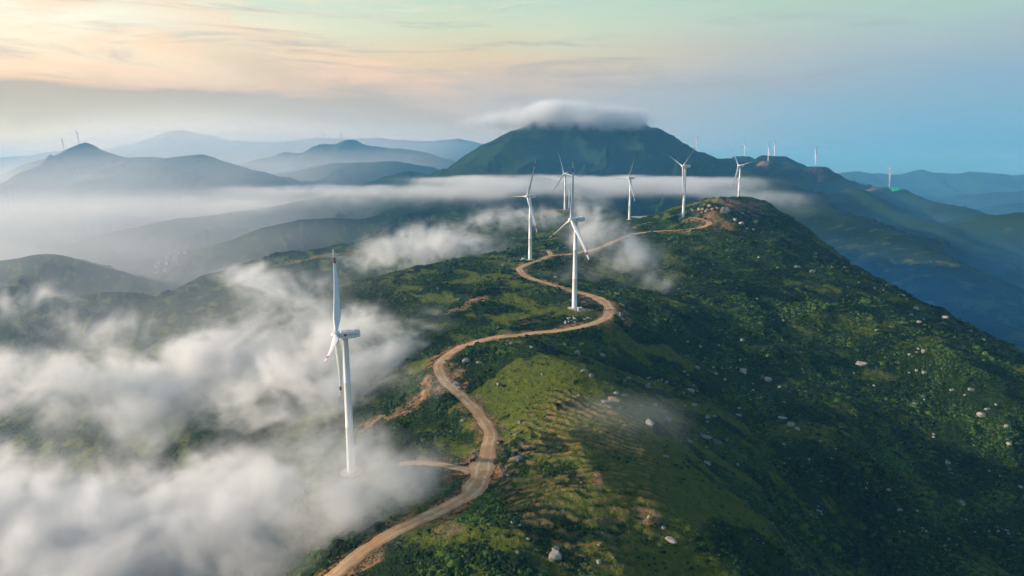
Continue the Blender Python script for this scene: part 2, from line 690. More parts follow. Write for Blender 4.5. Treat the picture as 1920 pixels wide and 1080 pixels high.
   ['c', 18.7, 698, -101.2, -2.059, 1.623],
   ['d', 221, 883, -73.1, -1.85, 1.204],
   ['e', 185.4, 1080, -92.8, -1.955, 1.623],
   ['f', 96.1, 1247, -88.7, -2.269, 0.367],
   ['g', 148.1, 1780, -117, -1.641, 0.105],
   ['h', 393, 1193, -74.7, -1.798, 0.681],
   ['i', 491.4, 1480, -81.3, -1.798, 0.419],
   ['j', 858.7, 3800, 48.6, -1.955, 1.414],
   ['k', 830.9, 3140, 34, -2.164, 1.78],
   ['l', 1336.3, 4000, 21.1, -1.798, 1.78],
   ['m', 1172.3, 3180, -3.6, -1.798, 1.518],
   ['n', 1294.1, 3500, 18.5, -1.85, 1.571],
   ['o', 1290.8, 3420, 18, -1.588, 0.995],
   ['p', 1259.9, 2880, -27.2, -1.431, 1.152],
   ['q', 1356.1, 2480, -96.2, -1.902, 0.995],
   ['r', -2768.3, 4300, 51.8, -2.059, 0.89],
   ['s', -2670.9, 4300, 87.3, -1.955, 1.152],
   ['t', -3424.1, 4900, -44.5, -2.269, 0.838],
   ['u', -1384.8, 5650, 76.5, -1.902, 0.995],
   ['v', -1537.8, 5700, 115.7, -1.693, 1.361],
   ['w', -1836.8, 5700, 60.1, -1.693, 1.047],
   ['x', -1012.3, 5650, 85, -1.693, 1.257],
   ['y', -1121.4, 5690, 98.4, -1.641, 1.152]],
  'soil': [
   [238.2, 813.8, 26, 18],
   [243.9, 800.6, 20, 15],
   [234.4, 835.5, 22, 10],
   [178.8, 1041.1, 16, 14],
   [218.1, 870.9, 9, 8],
   [75.2, 495.1, 16, 24],
   [79.1, 482, 9, 16],
   [-44.7, 378.5, 9, 12],
   [-36.5, 380.1, 7, 12],
   [64.4, 510.6, 24, 12],
   [54, 482.1, 14, 8],
   [15.1, 471, 14, 9],
   [-22.5, 342.4, 6, 12],
   [7.6, 474.5, 5, 12],
   [-340.2, 1199.2, 50, 24],
   [-262.8, 1193, 40, 20],
   [-26.2, 546.8, 16, 10],
   [86.8, 1238.6, 60, 26],
   [321.1, 939.5, 45, 30],
   [289.7, 898.7, 40, 24],
   [141, 901.3, 34, 10],
   [156.1, 849.2, 14, 12],
   [-21.4, 284.4, 10, 12],
   [-23.5, 230.1, 8, 6],
   [-77.5, 361.2, 14, 10],
   [-59.7, 363.4, 16, 10],
   [49.8, 230.2, 5, 4],
   [33.6, 250.3, 2, 8],
   [-51.2, 812.5, 14, 8],
   [-42.8, 535.4, 14, 8],
   [1172.3, 3180, 40, 26],
   [1259.9, 2880, 40, 26],
   [1356.1, 2480, 40, 26],
   [1229.9, 2820, 50, 40],
   [1296.1, 2470, 70, 22],
   [1132.3, 3160, 50, 30]],
  'grass': [
   [142.7, 542, 38, 14],
   [290.7, 724.9, 30, 14],
   [326.9, 714.9, 26, 12],
   [291.8, 613.6, 40, 14],
   [302.2, 575.5, 40, 14],
   [28.6, 352.3, 44, 30],
   [50.8, 326.3, 40, 26],
   [50.4, 275.3, 40, 30],
   [60.5, 247.8, 34, 28],
   [11.1, 340.2, 40, 40],
   [38.7, 292.6, 34, 30],
   [77.6, 397.4, 30, 7],
   [104.8, 375.2, 30, 8],
   [94.7, 254.1, 20, 20],
   [11.5, 351.8, 30, 14],
   [53.5, 477.9, 24, 10],
   [103.8, 442.2, 40, 8],
   [166, 372, 30, 10],
   [249.3, 444.6, 22, 8],
   [295.1, 475, 26, 9],
   [100.5, 309.1, 24, 8],
   [7.8, 487.8, 30, 12],
   [-29.5, 621, 40, 14],
   [52.6, 210.7, 30, 20]],
  'pond': [230.6, 1120, -92.7, 58, 60],
  'village': [-907.5, 1800],
  'fogs': [
   {'name': 'fog_bank', 'dens': 0.095, 'vox': 2.2, 'ns': 60, 'th': 0.512, 'blobs': [
   [-220.2, 300, -178.7, 130, 90, 50, 1.3],
   [-152.5, 300, -164.8, 95, 70, 46, 1.25],
   [-322.7, 330, -172.3, 130, 90, 50, 1.2],
   [-90.9, 265, -165.3, 70, 56, 36, 1.05],
   [-159.8, 260, -177, 90, 60, 40, 1.2],
   [-67.8, 262, -122.1, 62, 38, 34, 1.35],
   [-47.8, 285, -141, 56, 40, 30, 0.8],
   [-107.4, 320, -158.4, 80, 60, 40, 0.85],
   [-40.9, 238, -150.7, 40, 30, 20, 0.65],
   [-57.7, 262, -144, 50, 40, 28, 0.7],
   [-352.7, 480, -161.8, 230, 90, 50, 0.8],
   [-268.6, 500, -160, 170, 80, 44, 0.8],
   [-205.5, 520, -140.2, 120, 70, 42, 0.85],
   [-178.6, 560, -114.1, 100, 70, 40, 0.9],
   [-235.9, 620, -106.3, 90, 60, 34, 0.85],
   [-106.5, 440, -118.6, 90, 60, 40, 0.8],
   [-69.4, 480, -117.5, 90, 56, 30, 0.7],
   [-513.4, 700, -142.6, 170, 110, 40, 0.65],
   [-211.7, 420, -170.6, 170, 80, 44, 0.7],
   [-379, 620, -156.8, 190, 90, 44, 0.65],
   [-131.4, 400, -148.5, 100, 60, 40, 0.75],
   [-61.7, 360, -121.3, 60, 44, 26, 0.66],
   [-51.5, 222, -140.6, 40, 24, 15, 0.95],
   [-123.1, 420, -134.4, 110, 70, 34, 0.7],
   [-119.3, 480, -113.5, 90, 60, 30, 0.75]], 'stretch': [1, 1, 1], 'slab': 0, 'gain': 11, 'color': [0.98, 0.98, 0.99], 'absorb': [1, 1, 1]},
   {'name': 'fog_wisps', 'dens': 0.07, 'vox': 2.8, 'ns': 48, 'th': 0.505, 'blobs': [
   [-106.7, 850, -98.3, 120, 70, 44, 0.9],
   [-50.4, 800, -105.2, 100, 60, 36, 0.85],
   [-21.1, 900, -82.9, 110, 60, 38, 0.75],
   [-168.2, 820, -120.8, 130, 60, 38, 0.75],
   [8.9, 560, -118.6, 80, 40, 20, 0.65],
   [-47.6, 540, -127.7, 100, 46, 22, 0.7],
   [69.7, 640, -46.5, 44, 40, 50, 0.95],
   [85.4, 640, -76.6, 60, 44, 42, 0.9],
   [122, 620, -84, 64, 38, 36, 0.8],
   [61.8, 600, -102.8, 60, 34, 24, 0.75],
   [122.2, 570, -102.3, 60, 34, 24, 0.68],
   [35.1, 900, -68.9, 130, 70, 34, 0.65]], 'stretch': [1, 1, 1], 'slab': 0, 'gain': 12, 'color': [0.98, 0.98, 0.99], 'absorb': [1, 1, 1]},
   {'name': 'fog_veil', 'dens': 0.011, 'vox': 2.4, 'ns': 44, 'th': 0.42, 'blobs': [
   [63.2, 300, -121.8, 58, 46, 30, 0.8],
   [42.1, 300, -119.2, 44, 36, 20, 0.7],
   [50.9, 250, -139.7, 46, 42, 24, 0.8],
   [56.7, 232, -144.7, 52, 40, 24, 0.85],
   [17.5, 258, -141.8, 40, 34, 16, 0.7],
   [97.2, 225, -150, 40, 32, 18, 0.8]], 'stretch': [1, 1, 1], 'slab': 0, 'gain': 3.6, 'color': [0.98, 0.98, 0.99], 'absorb': [1, 1, 1]},
   {'name': 'fog_stratus', 'dens': 0.0085, 'vox': 7, 'ns': 120, 'th': 0.47, 'blobs': [
   [67.7, 1750, -69.2, 520, 450, 32, 1.15],
   [383.8, 1600, -65.7, 330, 360, 30, 1.15],
   [-383.5, 1900, -110.2, 700, 450, 46, 0.8],
   [475.1, 1300, -87.4, 140, 220, 34, 0.9],
   [-1080.2, 2100, -167.3, 700, 500, 60, 0.5]], 'stretch': [1, 1, 1.5], 'slab': 1, 'gain': 9, 'color': [0.98, 0.98, 0.99], 'absorb': [1, 1, 1]},
   {'name': 'cap_cloud', 'dens': 0.026, 'vox': 7, 'ns': 70, 'th': 0.45, 'blobs': [[264.5, 2680, 160, 280, 260, 104, 1], [446.5, 2670, 143.6, 170, 200, 84, 1], [51.3, 2700, 157.2, 220, 220, 90, 0.95], [-125, 2740, 143.3, 200, 140, 60, 0.75], [164.9, 2720, 192.4, 150, 150, 70, 0.8]], 'stretch': [1, 1, 1], 'slab': 0, 'gain': 11, 'color': [0.98, 0.98, 0.99], 'absorb': [1, 1, 1]},
   {'name': 'valley_mist', 'dens': 0.0013, 'vox': 34, 'ns': 600, 'th': 0.3, 'blobs': [
   [-1365.4, 2300, -211.9, 1700, 1100, 230, 1],
   [-2562.7, 2600, -259.9, 1700, 1300, 220, 1],
   [-1073.3, 3000, -206.4, 1500, 1000, 170, 0.9],
   [-2439.5, 3900, -118.4, 1900, 1000, 120, 0.9],
   [-1179.6, 1400, -262.5, 900, 600, 190, 1],
   [-757.5, 1500, -221, 700, 500, 150, 0.8],
   [-451.5, 1700, -156.6, 500, 420, 100, 0.6],
   [-300.8, 560, -179.2, 460, 330, 170, 1.2],
   [-903.5, 4500, -136.6, 1800, 900, 110, 0.8]], 'stretch': [1, 1, 2], 'slab': 0, 'gain': 2, 'color': [0.98, 0.98, 0.99], 'absorb': [1, 1, 1]},
   {'name': 'warm_haze', 'dens': 0.0007, 'vox': 90, 'ns': 3000, 'th': 0, 'blobs': [[-2299.5, 4200, -95.5, 2700, 2300, 440, 1.3], [-2891.2, 3200, -245, 2600, 1800, 440, 1.2], [-838.5, 5200, -0, 1500, 1500, 300, 0.8], [-3121.9, 8000, 150.4, 5000, 3200, 520, 1.2]], 'stretch': [1, 1, 1], 'slab': 0, 'gain': 1, 'color': [0.98, 0.98, 0.99], 'absorb': [1, 1, 1]},
   {'name': 'blue_valley_mist', 'dens': 0.0018, 'vox': 60, 'ns': 1200, 'th': 0.1, 'blobs': [
   [1058.2, 1700, -237, 1000, 800, 170, 1.2],
   [1196.4, 2400, -183.7, 900, 900, 150, 1],
   [986.5, 1250, -254.7, 600, 500, 130, 1],
   [2355.4, 3600, -275.6, 2000, 900, 90, 0.6],
   [280.1, 2280, -0, 900, 400, 230, 0.6],
   [629.4, 1250, -164.3, 300, 420, 120, 1],
   [642.3, 900, -212.8, 300, 380, 120, 1]], 'stretch': [1, 1, 1], 'slab': 0, 'gain': 1.5, 'color': [0.16, 0.55, 1], 'absorb': [0.3, 0.3, 0.3]}],
  'boulders': {'items': [
   [14.6, 210.6, 5.05, 0.62, 0.8, 20, 1.1, 0],
   [14.8, 213.9, 3.34, 0.55, 0.8, 60, 1.3, 1],
   [56, 221.3, 4.03, 0.45, 1, -45, 2.2, 2],
   [64.1, 299.7, 4.8, 0.9, 0.9, -50, 1.3, 3],
   [49.8, 318, 5.29, 0.6, 1.6, -20, 1.4, 4],
   [52.2, 326.8, 3.25, 0.8, 1.2, 0, 1, 5],
   [45.8, 315.6, 4.2, 0.35, 0.5, 0, 1.6, 6],
   [56.4, 326.1, 4.06, 0.6, 0, 0, 1.2, 7],
   [46.8, 310.8, 2.33, 0.5, 0.5, 0, 1.2, 8],
   [77.1, 320.1, 3.23, 0.9, 0.5, -60, 1.5, 9],
   [95.7, 322.3, 7.11, 0.35, 0.4, -40, 3.2, 10],
   [106, 332.5, 4.82, 0.8, 0.15, 0, 1, 11],
   [84, 305.9, 3.64, 0.5, 0.5, -50, 1.7, 12],
   [109, 397.7, 4.61, 0.6, 1, 0, 1.2, 13],
   [154.8, 438.3, 4.67, 1, 1, -60, 1.4, 14],
   [243.6, 458.4, 6.37, 0.55, 1, -30, 1.6, 15],
   [161.9, 375.4, 4.43, 0.8, 1, 0, 1.1, 16],
   [164.4, 371.2, 3.14, 0.8, 0.8, -40, 1.4, 17],
   [161.4, 386.2, 3.89, 0.4, 0.8, -20, 2, 18],
   [282.6, 389.7, 4.9, 0.9, 1, -50, 1.3, 19],
   [287.8, 392.8, 2.95, 0.5, 0.9, 0, 1.6, 20],
   [284.6, 371.5, 2.82, 0.9, 1.2, 0, 1, 21],
   [245.4, 360.1, 3.42, 0.8, 0.3, 0, 1, 22],
   [244.1, 356.2, 2.47, 0.9, 0.2, 0, 1, 23],
   [235.5, 329.9, 2.93, 1.2, 0.4, -60, 1.6, 24],
   [290.8, 412.7, 4.09, 0.5, 0.8, 0, 1.5, 25],
   [313, 511.5, 5.34, 0.7, 1, 0, 1.3, 26],
   [715.7, 1141.8, 13.68, 0.6, 0.7, -30, 1.4, 27],
   [355.1, 544.7, 5.25, 1, 0.9, -50, 1.2, 28],
   [710.6, 1244.7, 11.86, 0.6, 0.8, -20, 1.4, 29],
   [276.1, 619.9, 5.89, 0.7, 1, 0, 1.1, 30],
   [270.1, 637.5, 5.55, 0.5, 0.6, -20, 1.6, 31],
   [168, 429.6, 4.6, 0.8, 0.3, 0, 1.1, 32],
   [165.1, 431.8, 3.2, 1.2, 0.1, 0, 0.9, 33],
   [286.2, 458.1, 3.72, 0.9, 0.5, 0, 1, 34],
   [88.7, 290.9, 3.26, 0.5, 1, -35, 1.8, 35],
   [66.7, 277.9, 2.62, 0.5, 0.5, -30, 1.7, 36],
   [-27.4, 390.9, 4.79, 0.75, 0.7, 0, 1.2, 37],
   [-19.1, 385.5, 3.78, 0.5, 0.3, 0, 1.4, 38],
   [-31.2, 366.8, 3.63, 0.9, 0.6, 0, 1, 39],
   [-24.5, 326.7, 3.3, 0.7, 0.4, 0, 1.2, 40],
   [3.6, 278.1, 3.83, 0.8, 0.25, 0, 1.1, 41],
   [-2.6, 274.4, 2.38, 0.8, 0.2, 0, 1, 42],
   [20.7, 281, 2.4, 0.6, 2, 0, 1.2, 43],
   [50.1, 228.7, 2.25, 0.9, 2, 0, 1, 44],
   [83.7, 508.6, 4.88, 0.5, 2, -30, 1.9, 45],
   [214.8, 865.6, 6.79, 0.6, 2, 0, 1.4, 46],
   [216.8, 842.1, 3.96, 0.6, 2, 0, 1.2, 47],
   [259.7, 832.7, 11.74, 0.8, 0.1, -30, 1.4, 48],
   [250.5, 928.9, 10.18, 0.5, 1.7, 20, 1.8, 49],
   [237.9, 900.2, 6.35, 0.8, 1.6, 0, 1, 50],
   [240.3, 843.2, 7.27, 0.9, 1.5, 0, 1, 51],
   [29.2, 208.1, 1.91, 0.855764, 0.9, 78, 1.01156, 52],
   [54.6, 225.8, 1.57, 0.821639, 1, 51, 1.08612, 52],
   [29.7, 214.6, 1.08, 0.59553, 0.9, 123, 1.3871, 52],
   [77.3, 329.4, 2.42, 0.667367, 0.6, 178, 1.23979, 52],
   [63.7, 320.5, 2.35, 0.687221, 0.6, 167, 1.27856, 52],
   [73.6, 334.3, 2.45, 0.897116, 1, 18, 1.42832, 52],
   [68.7, 386.7, 2.8, 0.813246, 1, 11, 1.2337, 52],
   [62.5, 363, 1.64, 0.856395, 0.6, 165, 1.35884, 52],
   [80.1, 387.2, 3.17, 0.883486, 0.3, 65, 1.12105, 52],
   [95.3, 402.5, 2.92, 0.81032, 0.6, 35, 1.09359, 52],
   [103, 390.8, 2.14, 0.859904, 0.3, 65, 1.08485, 52],
   [115.8, 407.7, 2.23, 0.625367, 0.3, 108, 1.04548, 52],
   [115.1, 414.7, 1.88, 0.547187, 0.3, 67, 1.41696, 52],
   [99.9, 374.2, 2.06, 0.51445, 0.9, 115, 1.29015, 52],
   [106.1, 377.6, 4.15, 0.502753, 0.9, 85, 1.16573, 52],
   [110.2, 365.4, 3.03, 0.69436, 1, 53, 1.32215, 52],
   [115.3, 368.4, 1.7, 0.656368, 1, 139, 1.15941, 52],
   [108.9, 360.6, 2, 0.530498, 0.9, 110, 1.05626, 52],
   [94.7, 312.9, 1.76, 0.538762, 0.9, 179, 1.18711, 52],
   [89.9, 315, 1.77, 0.802929, 0.9, 75, 1.33145, 52],
   [116.3, 348, 1.63, 0.542866, 0.9, 86, 1.33641, 52],
   [39.8, 402.9, 4.33, 0.766753, 0.3, 130, 1.17608, 52],
   [57.6, 418.6, 3.75, 0.771418, 0.9, 144, 1.37113, 52],
   [38, 345.7, 4.05, 0.571642, 0.6, 167, 1.22712, 52],
   [41.4, 340.9, 2.46, 0.872738, 0.3, 36, 1.46041, 52],
   [33, 322.3, 1.76, 0.72197, 1, 165, 1.09345, 52],
   [37.9, 321.4, 1.17, 0.624977, 1, 45, 1.35273, 52],
   [124.1, 438.8, 3.55, 0.786334, 0.3, 141, 1.27157, 53],
   [135.5, 441.3, 2.38, 0.643689, 1, 68, 1.13542, 53],
   [135.2, 434.7, 2.35, 0.849016, 0.3, 10, 1.23935, 53],
   [113, 430.2, 2.33, 0.598879, 0.9, 131, 1.17705, 53],
   [139.2, 427.7, 2.32, 0.878017, 0.9, 114, 1.27075, 53],
   [138.3, 394.8, 2.54, 0.641154, 0.3, 28, 1.07579, 53],
   [135, 385.5, 3.2, 0.772593, 0.3, 144, 1.38949, 53],
   [172.4, 420.2, 3.05, 0.573938, 0.3, 48, 1.28355, 53],
   [165, 473.5, 3.37, 0.826299, 1, 32, 1.29596, 53],
   [132.1, 463.1, 2.48, 0.843809, 0.6, 49, 1.27236, 53],
   [285.2, 410.1, 2.24, 0.727347, 0.6, 51, 1.43428, 53],
   [276.9, 440.1, 3.18, 0.812665, 0.9, 7, 1.42115, 53],
   [274.2, 444.7, 2.4, 0.85648, 1, 98, 1.15797, 53],
   [269.4, 444.8, 2.41, 0.753457, 0.9, 135, 1.34332, 53],
   [282.3, 419.3, 1.91, 0.858281, 0.9, 170, 1.24204, 53],
   [283.3, 418.8, 1.9, 0.790734, 0.6, 0, 1.05374, 53],
   [157.9, 369.1, 1.72, 0.696749, 0.6, 134, 1.31251, 53],
   [151.5, 358.4, 2.35, 0.577375, 0.6, 135, 1.10595, 53],
   [293.4, 393.8, 2.17, 0.544629, 1, 72, 1.47951, 53],
   [199.1, 335, 2.59, 0.554235, 0.6, 22, 1.31164, 53],
   [188.9, 341.7, 1.96, 0.510207, 0.3, 158, 1.11671, 53],
   [199.6, 324.3, 2.54, 0.699439, 0.3, 4, 1.46491, 53],
   [231.7, 313.5, 1.56, 0.631339, 0.9, 88, 1.34733, 53],
   [230.8, 319.7, 1.58, 0.532206, 0.6, 153, 1.38767, 53],
   [163.4, 351.6, 2, 0.786381, 0.3, 87, 1.49893, 53],
   [113.8, 322.1, 2.14, 0.872696, 0.6, 51, 1.21851, 53],
   [152.1, 405, 2.22, 0.694001, 0.6, 27, 1.39344, 53],
   [266.3, 456.3, 1.64, 0.531177, 1, 51, 1.35292, 53],
   [278.1, 359.3, 3.03, 0.698856, 1, 179, 1.03399, 53],
   [268.4, 334.9, 2.26, 0.583356, 1, 125, 1.15232, 53],
   [173.9, 362.4, 1.7, 0.683033, 1, 176, 1.20073, 53],
   [101, 272.5, 1.59, 0.68215, 0.6, 9, 1.35985, 53],
   [180.4, 357.4, 1.34, 0.839515, 0.9, 114, 1.26467, 53],
   [272.3, 494.8, 3.51, 0.589539, 1, 0, 1.4021, 53],
   [190, 373.8, 1.39, 0.813272, 0.9, 36, 1.4277, 53],
   [244.5, 401.7, 1.48, 0.563637, 0.6, 5, 1.08538, 53],
   [247.5, 377.9, 1.76, 0.701461, 1, 162, 1.01374, 53],
   [198.7, 350.3, 1.33, 0.743473, 0.3, 113, 1.24514, 53],
   [124.1, 466.2, 2.08, 0.836635, 0.3, 103, 1.22401, 53],
   [153.3, 488.5, 1.73, 0.513136, 1, 13, 1.11962, 53],
   [210.9, 430.6, 1.56, 0.658644, 0.3, 6, 1.45448, 53],
   [201.2, 460.5, 1.65, 0.596625, 0.6, 99, 1.23729, 53],
   [204.6, 520.7, 1.84, 0.633191, 0.6, 29, 1.17318, 53],
   [205.7, 561, 1.97, 0.737766, 0.3, 74, 1.13754, 53],
   [196.1, 587.2, 2.05, 0.815706, 1, 76, 1.24428, 53],
   [119.1, 355, 1.4, 0.512045, 0.9, 86, 1.31455, 53],
   [105.6, 347.3, 1.26, 0.626818, 0.9, 14, 1.3412, 53],
   [232.3, 479.6, 1.58, 0.736903, 0.3, 0, 1.05239, 53],
   [242.7, 482.2, 1.27, 0.50763, 0.3, 128, 1.0183, 53],
   [244.7, 481.7, 1.09, 0.575642, 0.3, 130, 1.45015, 53],
   [207.4, 322.4, 1.62, 0.859946, 0.6, 122, 1.16999, 53],
   [216.9, 331.8, 1.19, 0.86695, 1, 168, 1.01711, 53],
   [266, 403.5, 1.08, 0.800632, 0.9, 161, 1.47327, 53],
   [148, 347, 1.39, 0.878925, 0.3, 47, 1.42495, 53],
   [151.9, 350.4, 1.06, 0.702991, 0.3, 140, 1.16709, 53],
   [109.5, 263.4, 1.18, 0.569852, 1, 98, 1.41783, 53],
   [247.2, 311.5, 1.37, 0.869401, 0.9, 92, 1.40085, 53],
   [247.3, 313.8, 0.9, 0.591762, 1, 179, 1.24031, 53],
   [239.4, 314.1, 1.23, 0.828372, 0.9, 129, 1.36031, 53],
   [243.6, 313.6, 1.62, 0.879782, 1, 10, 1.07694, 53],
   [247.9, 313.2, 1.17, 0.829118, 0.3, 23, 1.37923, 53],
   [254.6, 411.1, 2.05, 0.628034, 0.3, 153, 1.42183, 53],
   [248.5, 422.6, 1.32, 0.851414, 0.3, 12, 1.22495, 53],
   [268.4, 416.9, 0.99, 0.898777, 0.9, 0, 1.03603, 53],
   [263.3, 415.3, 1.64, 0.814752, 1, 26, 1.16924, 53],
   [264.3, 418.6, 1.95, 0.544053, 0.9, 20, 1.41096, 53],
   [81, 222.1, 0.82, 0.596275, 0.6, 12, 1.48882, 53],
   [91.1, 231.9, 0.65, 0.734223, 0.6, 2, 1.05605, 53],
   [93.1, 231.2, 0.77, 0.8869, 0.9, 56, 1.42538, 53],
   [190.4, 339.9, 1.11, 0.701977, 1, 154, 1.15946, 53],
   [188.5, 337.5, 1.78, 0.686994, 0.6, 159, 1.03956, 53],
   [149.1, 410.7, 1.64, 0.73926, 0.3, 25, 1.09963, 53],
   [142.5, 408.1, 1.32, 0.534309, 0.9, 119, 1.19956, 53],
   [150.1, 416.7, 0.97, 0.756722, 0.3, 171, 1.43585, 53],
   [155.3, 406.5, 2, 0.661144, 0.9, 169, 1.2228, 53],
   [148.3, 404.8, 1.58, 0.616747, 0.3, 152, 1.22185, 53],
   [156.4, 423.9, 1.27, 0.582395, 1, 138, 1.00378, 53],
   [153.2, 414.5, 1.86, 0.791203, 0.9, 19, 1.17078, 53],
   [264.7, 344.8, 1.62, 0.693817, 0.6, 18, 1.46197, 53],
   [147.1, 469.1, 1.8, 0.669141, 0.9, 165, 1.0335, 53],
   [156.2, 469.7, 1.33, 0.599953, 0.6, 15, 1.1676, 53],
   [156.7, 480.5, 1.17, 0.675603, 1, 64, 1.10894, 53],
   [276.7, 458.6, 1.18, 0.799814, 0.6, 52, 1.36318, 53],
   [277.2, 459.3, 2.02, 0.872538, 1, 137, 1.42628, 53],
   [282.5, 460, 1.37, 0.879222, 0.9, 159, 1.4748, 53],
   [285.5, 463.8, 2.04, 0.857484, 1, 104, 1.2347, 53],
   [277.8, 457.1, 1.38, 0.616817, 0.3, 4, 1.09229, 53],
   [282.9, 444.4, 1.68, 0.511308, 0.3, 38, 1.14715, 53],
   [287.3, 438.6, 1.22, 0.755701, 0.3, 10, 1.09741, 53],
   [156.6, 319.6, 1.68, 0.610393, 0.6, 110, 1.01881, 53],
   [154.8, 319.2, 1.48, 0.796836, 1, 73, 1.07148, 53],
   [156.6, 322.4, 1.28, 0.619733, 1, 105, 1.22192, 53],
   [149.3, 314.2, 0.98, 0.561285, 0.6, 179, 1.14217, 53],
   [156.5, 318, 1.05, 0.89186, 1, 162, 1.18629, 53],
   [262.1, 350, 1.41, 0.672518, 0.6, 118, 1.23705, 53],
   [114.9, 428.3, 2.06, 0.643886, 0.6, 73, 1.14259, 53],
   [240.5, 434.2, 1.94, 0.649396, 1, 91, 1.40357, 53],
   [236.3, 431.6, 1.12, 0.799004, 0.9, 133, 1.00503, 53],
   [141, 441.1, 1.74, 0.751629, 0.6, 38, 1.26792, 53],
   [147.8, 442.7, 1.38, 0.880044, 0.6, 0, 1.10197, 53],
   [156.5, 451.8, 1.96, 0.641958, 1, 92, 1.48962, 53],
   [151, 442.6, 1.57, 0.696072, 0.3, 61, 1.00659, 53],
   [157.4, 443, 1.61, 0.861776, 1, 13, 1.30174, 53],
   [146.4, 442.2, 1.08, 0.680007, 0.3, 67, 1.12362, 53],
   [163, 403.8, 1.29, 0.667287, 1, 66, 1.16977, 53],
   [168.3, 401.7, 1.71, 0.671825, 0.3, 160, 1.49798, 53],
   [212.5, 520.6, 2.05, 0.865021, 0.6, 144, 1.12369, 53],
   [176.5, 353.1, 1.21, 0.797463, 0.6, 105, 1.25442, 53],
   [169.7, 342.4, 0.84, 0.720743, 0.9, 71, 1.00831, 53],
   [164.8, 338.7, 1.39, 0.506819, 0.3, 164, 1.03021, 53],
   [166.7, 342.5, 0.95, 0.686995, 1, 170, 1.37733, 53],
   [79.1, 399.1, 1.41, 0.648422, 1, 161, 1.0854, 53],
   [82.1, 388.6, 1.58, 0.529493, 0.6, 35, 1.49606, 53],
   [85.9, 406.9, 1.66, 0.663258, 0.3, 90, 1.22206, 53],
   [78.2, 402.7, 1.02, 0.821178, 0.9, 115, 1.14152, 53],
   [76.7, 393, 1.04, 0.730889, 0.6, 35, 1.261, 53],
   [109.9, 476.1, 2.12, 0.694229, 1, 59, 1.4138, 53],
   [116.6, 474.6, 1.9, 0.512238, 0.9, 147, 1.29886, 53],
   [120.7, 496, 1.85, 0.695035, 0.3, 71, 1.39276, 53],
   [248.7, 379.7, 1.88, 0.540983, 0.9, 171, 1.03792, 53],
   [86.8, 399, 1.99, 0.705917, 0.3, 164, 1.22392, 53],
   [83.8, 403.5, 1.68, 0.868284, 0.9, 46, 1.32694, 53],
   [90.3, 404.2, 1.57, 0.626478, 1, 69, 1.10711, 53],
   [92.7, 405.2, 1.98, 0.877522, 0.3, 81, 1.30528, 53],
   [82.8, 395.2, 1.9, 0.514221, 0.9, 106, 1.12511, 53],
   [216.5, 309.7, 1.4, 0.698081, 0.3, 51, 1.36873, 53],
   [211.7, 305, 1.36, 0.797208, 0.3, 31, 1.31556, 53],
   [219.5, 307.8, 0.86, 0.876852, 0.3, 177, 1.03469, 53],
   [206.2, 311.7, 1.57, 0.893592, 0.9, 118, 1.13393, 53],
   [203.8, 308.4, 0.91, 0.569862, 0.3, 124, 1.47878, 53],
   [192.9, 311.7, 1.57, 0.559953, 0.6, 45, 1.34501, 53],
   [195.2, 311.8, 1.4, 0.769839, 1, 165, 1.00426, 53],
   [205.2, 313, 1.32, 0.521831, 1, 160, 1.08808, 53],
   [327.1, 731.8, 5.08, 0.759459, 0.6, 33, 1.43741, 54],
   [334.7, 745.5, 4.53, 0.709617, 0.3, 38, 1.26736, 54],
   [243.3, 667.9, 2.9, 0.811513, 1, 110, 1.19493, 54],
   [331, 672, 4.68, 0.612307, 0.3, 33, 1.05755, 54],
   [411.1, 817.1, 5.68, 0.550763, 0.9, 90, 1.46895, 54],
   [721.9, 1297.8, 7.91, 0.87382, 0.3, 1, 1.46965, 54],
   [713.6, 1232.5, 8.61, 0.891969, 0.6, 62, 1.03215, 54],
   [340.7, 583.4, 4.6, 0.541523, 1, 80, 1.23636, 54],
   [340.4, 562.3, 4.95, 0.712351, 0.9, 113, 1.28443, 54],
   [328.3, 531, 2.81, 0.71519, 1, 78, 1.22114, 54],
   [322.9, 538.9, 3.8, 0.833191, 1, 51, 1.3783, 54],
   [355.7, 498.4, 2.22, 0.873117, 0.9, 45, 1.15037, 54],
   [313.3, 607.3, 2.65, 0.626761, 0.6, 51, 1.0652, 54],
   [286.5, 550.5, 2.42, 0.663717, 0.3, 45, 1.05728, 54],
   [293.4, 586.8, 3.59, 0.563184, 0.3, 31, 1.397, 54],
   [267.6, 818.4, 5.65, 0.710093, 0.9, 70, 1.04626, 54],
   [272.1, 810.1, 6.29, 0.630342, 1, 151, 1.30019, 54],
   [290.1, 862, 4.46, 0.682494, 0.9, 144, 1.18675, 54],
   [296, 829.4, 5.73, 0.736422, 0.9, 179, 1.30052, 54],
   [280.4, 792.8, 3.42, 0.844874, 0.9, 87, 1.1434, 54],
   [273.6, 793.1, 3.42, 0.607902, 0.9, 31, 1.30103, 54],
   [313, 767.2, 2.65, 0.792886, 0.6, 87, 1.36443, 54],
   [311, 655.9, 2.28, 0.612957, 0.6, 68, 1.22645, 54],
   [323.5, 598.5, 2.09, 0.63381, 1, 45, 1.49327, 54],
   [338.5, 573.6, 2.52, 0.897827, 1, 13, 1.03464, 54],
   [370.5, 535.6, 2.37, 0.719946, 1, 156, 1.3887, 54],
   [345.3, 517.2, 1.83, 0.59455, 0.3, 97, 1.19201, 54],
   [351.2, 477.3, 1.71, 0.646646, 0.3, 54, 1.02767, 54],
   [234.9, 858.3, 5.92, 0.853539, 1.5, 110, 1.36612, 55],
   [237.5, 852.3, 5.14, 0.784546, 1.5, 92, 1.00594, 55],
   [244.1, 848.6, 6.58, 0.702133, 1.5, 102, 1.21963, 55],
   [241.1, 856.9, 5.17, 0.733766, 1.5, 37, 1.16168, 55],
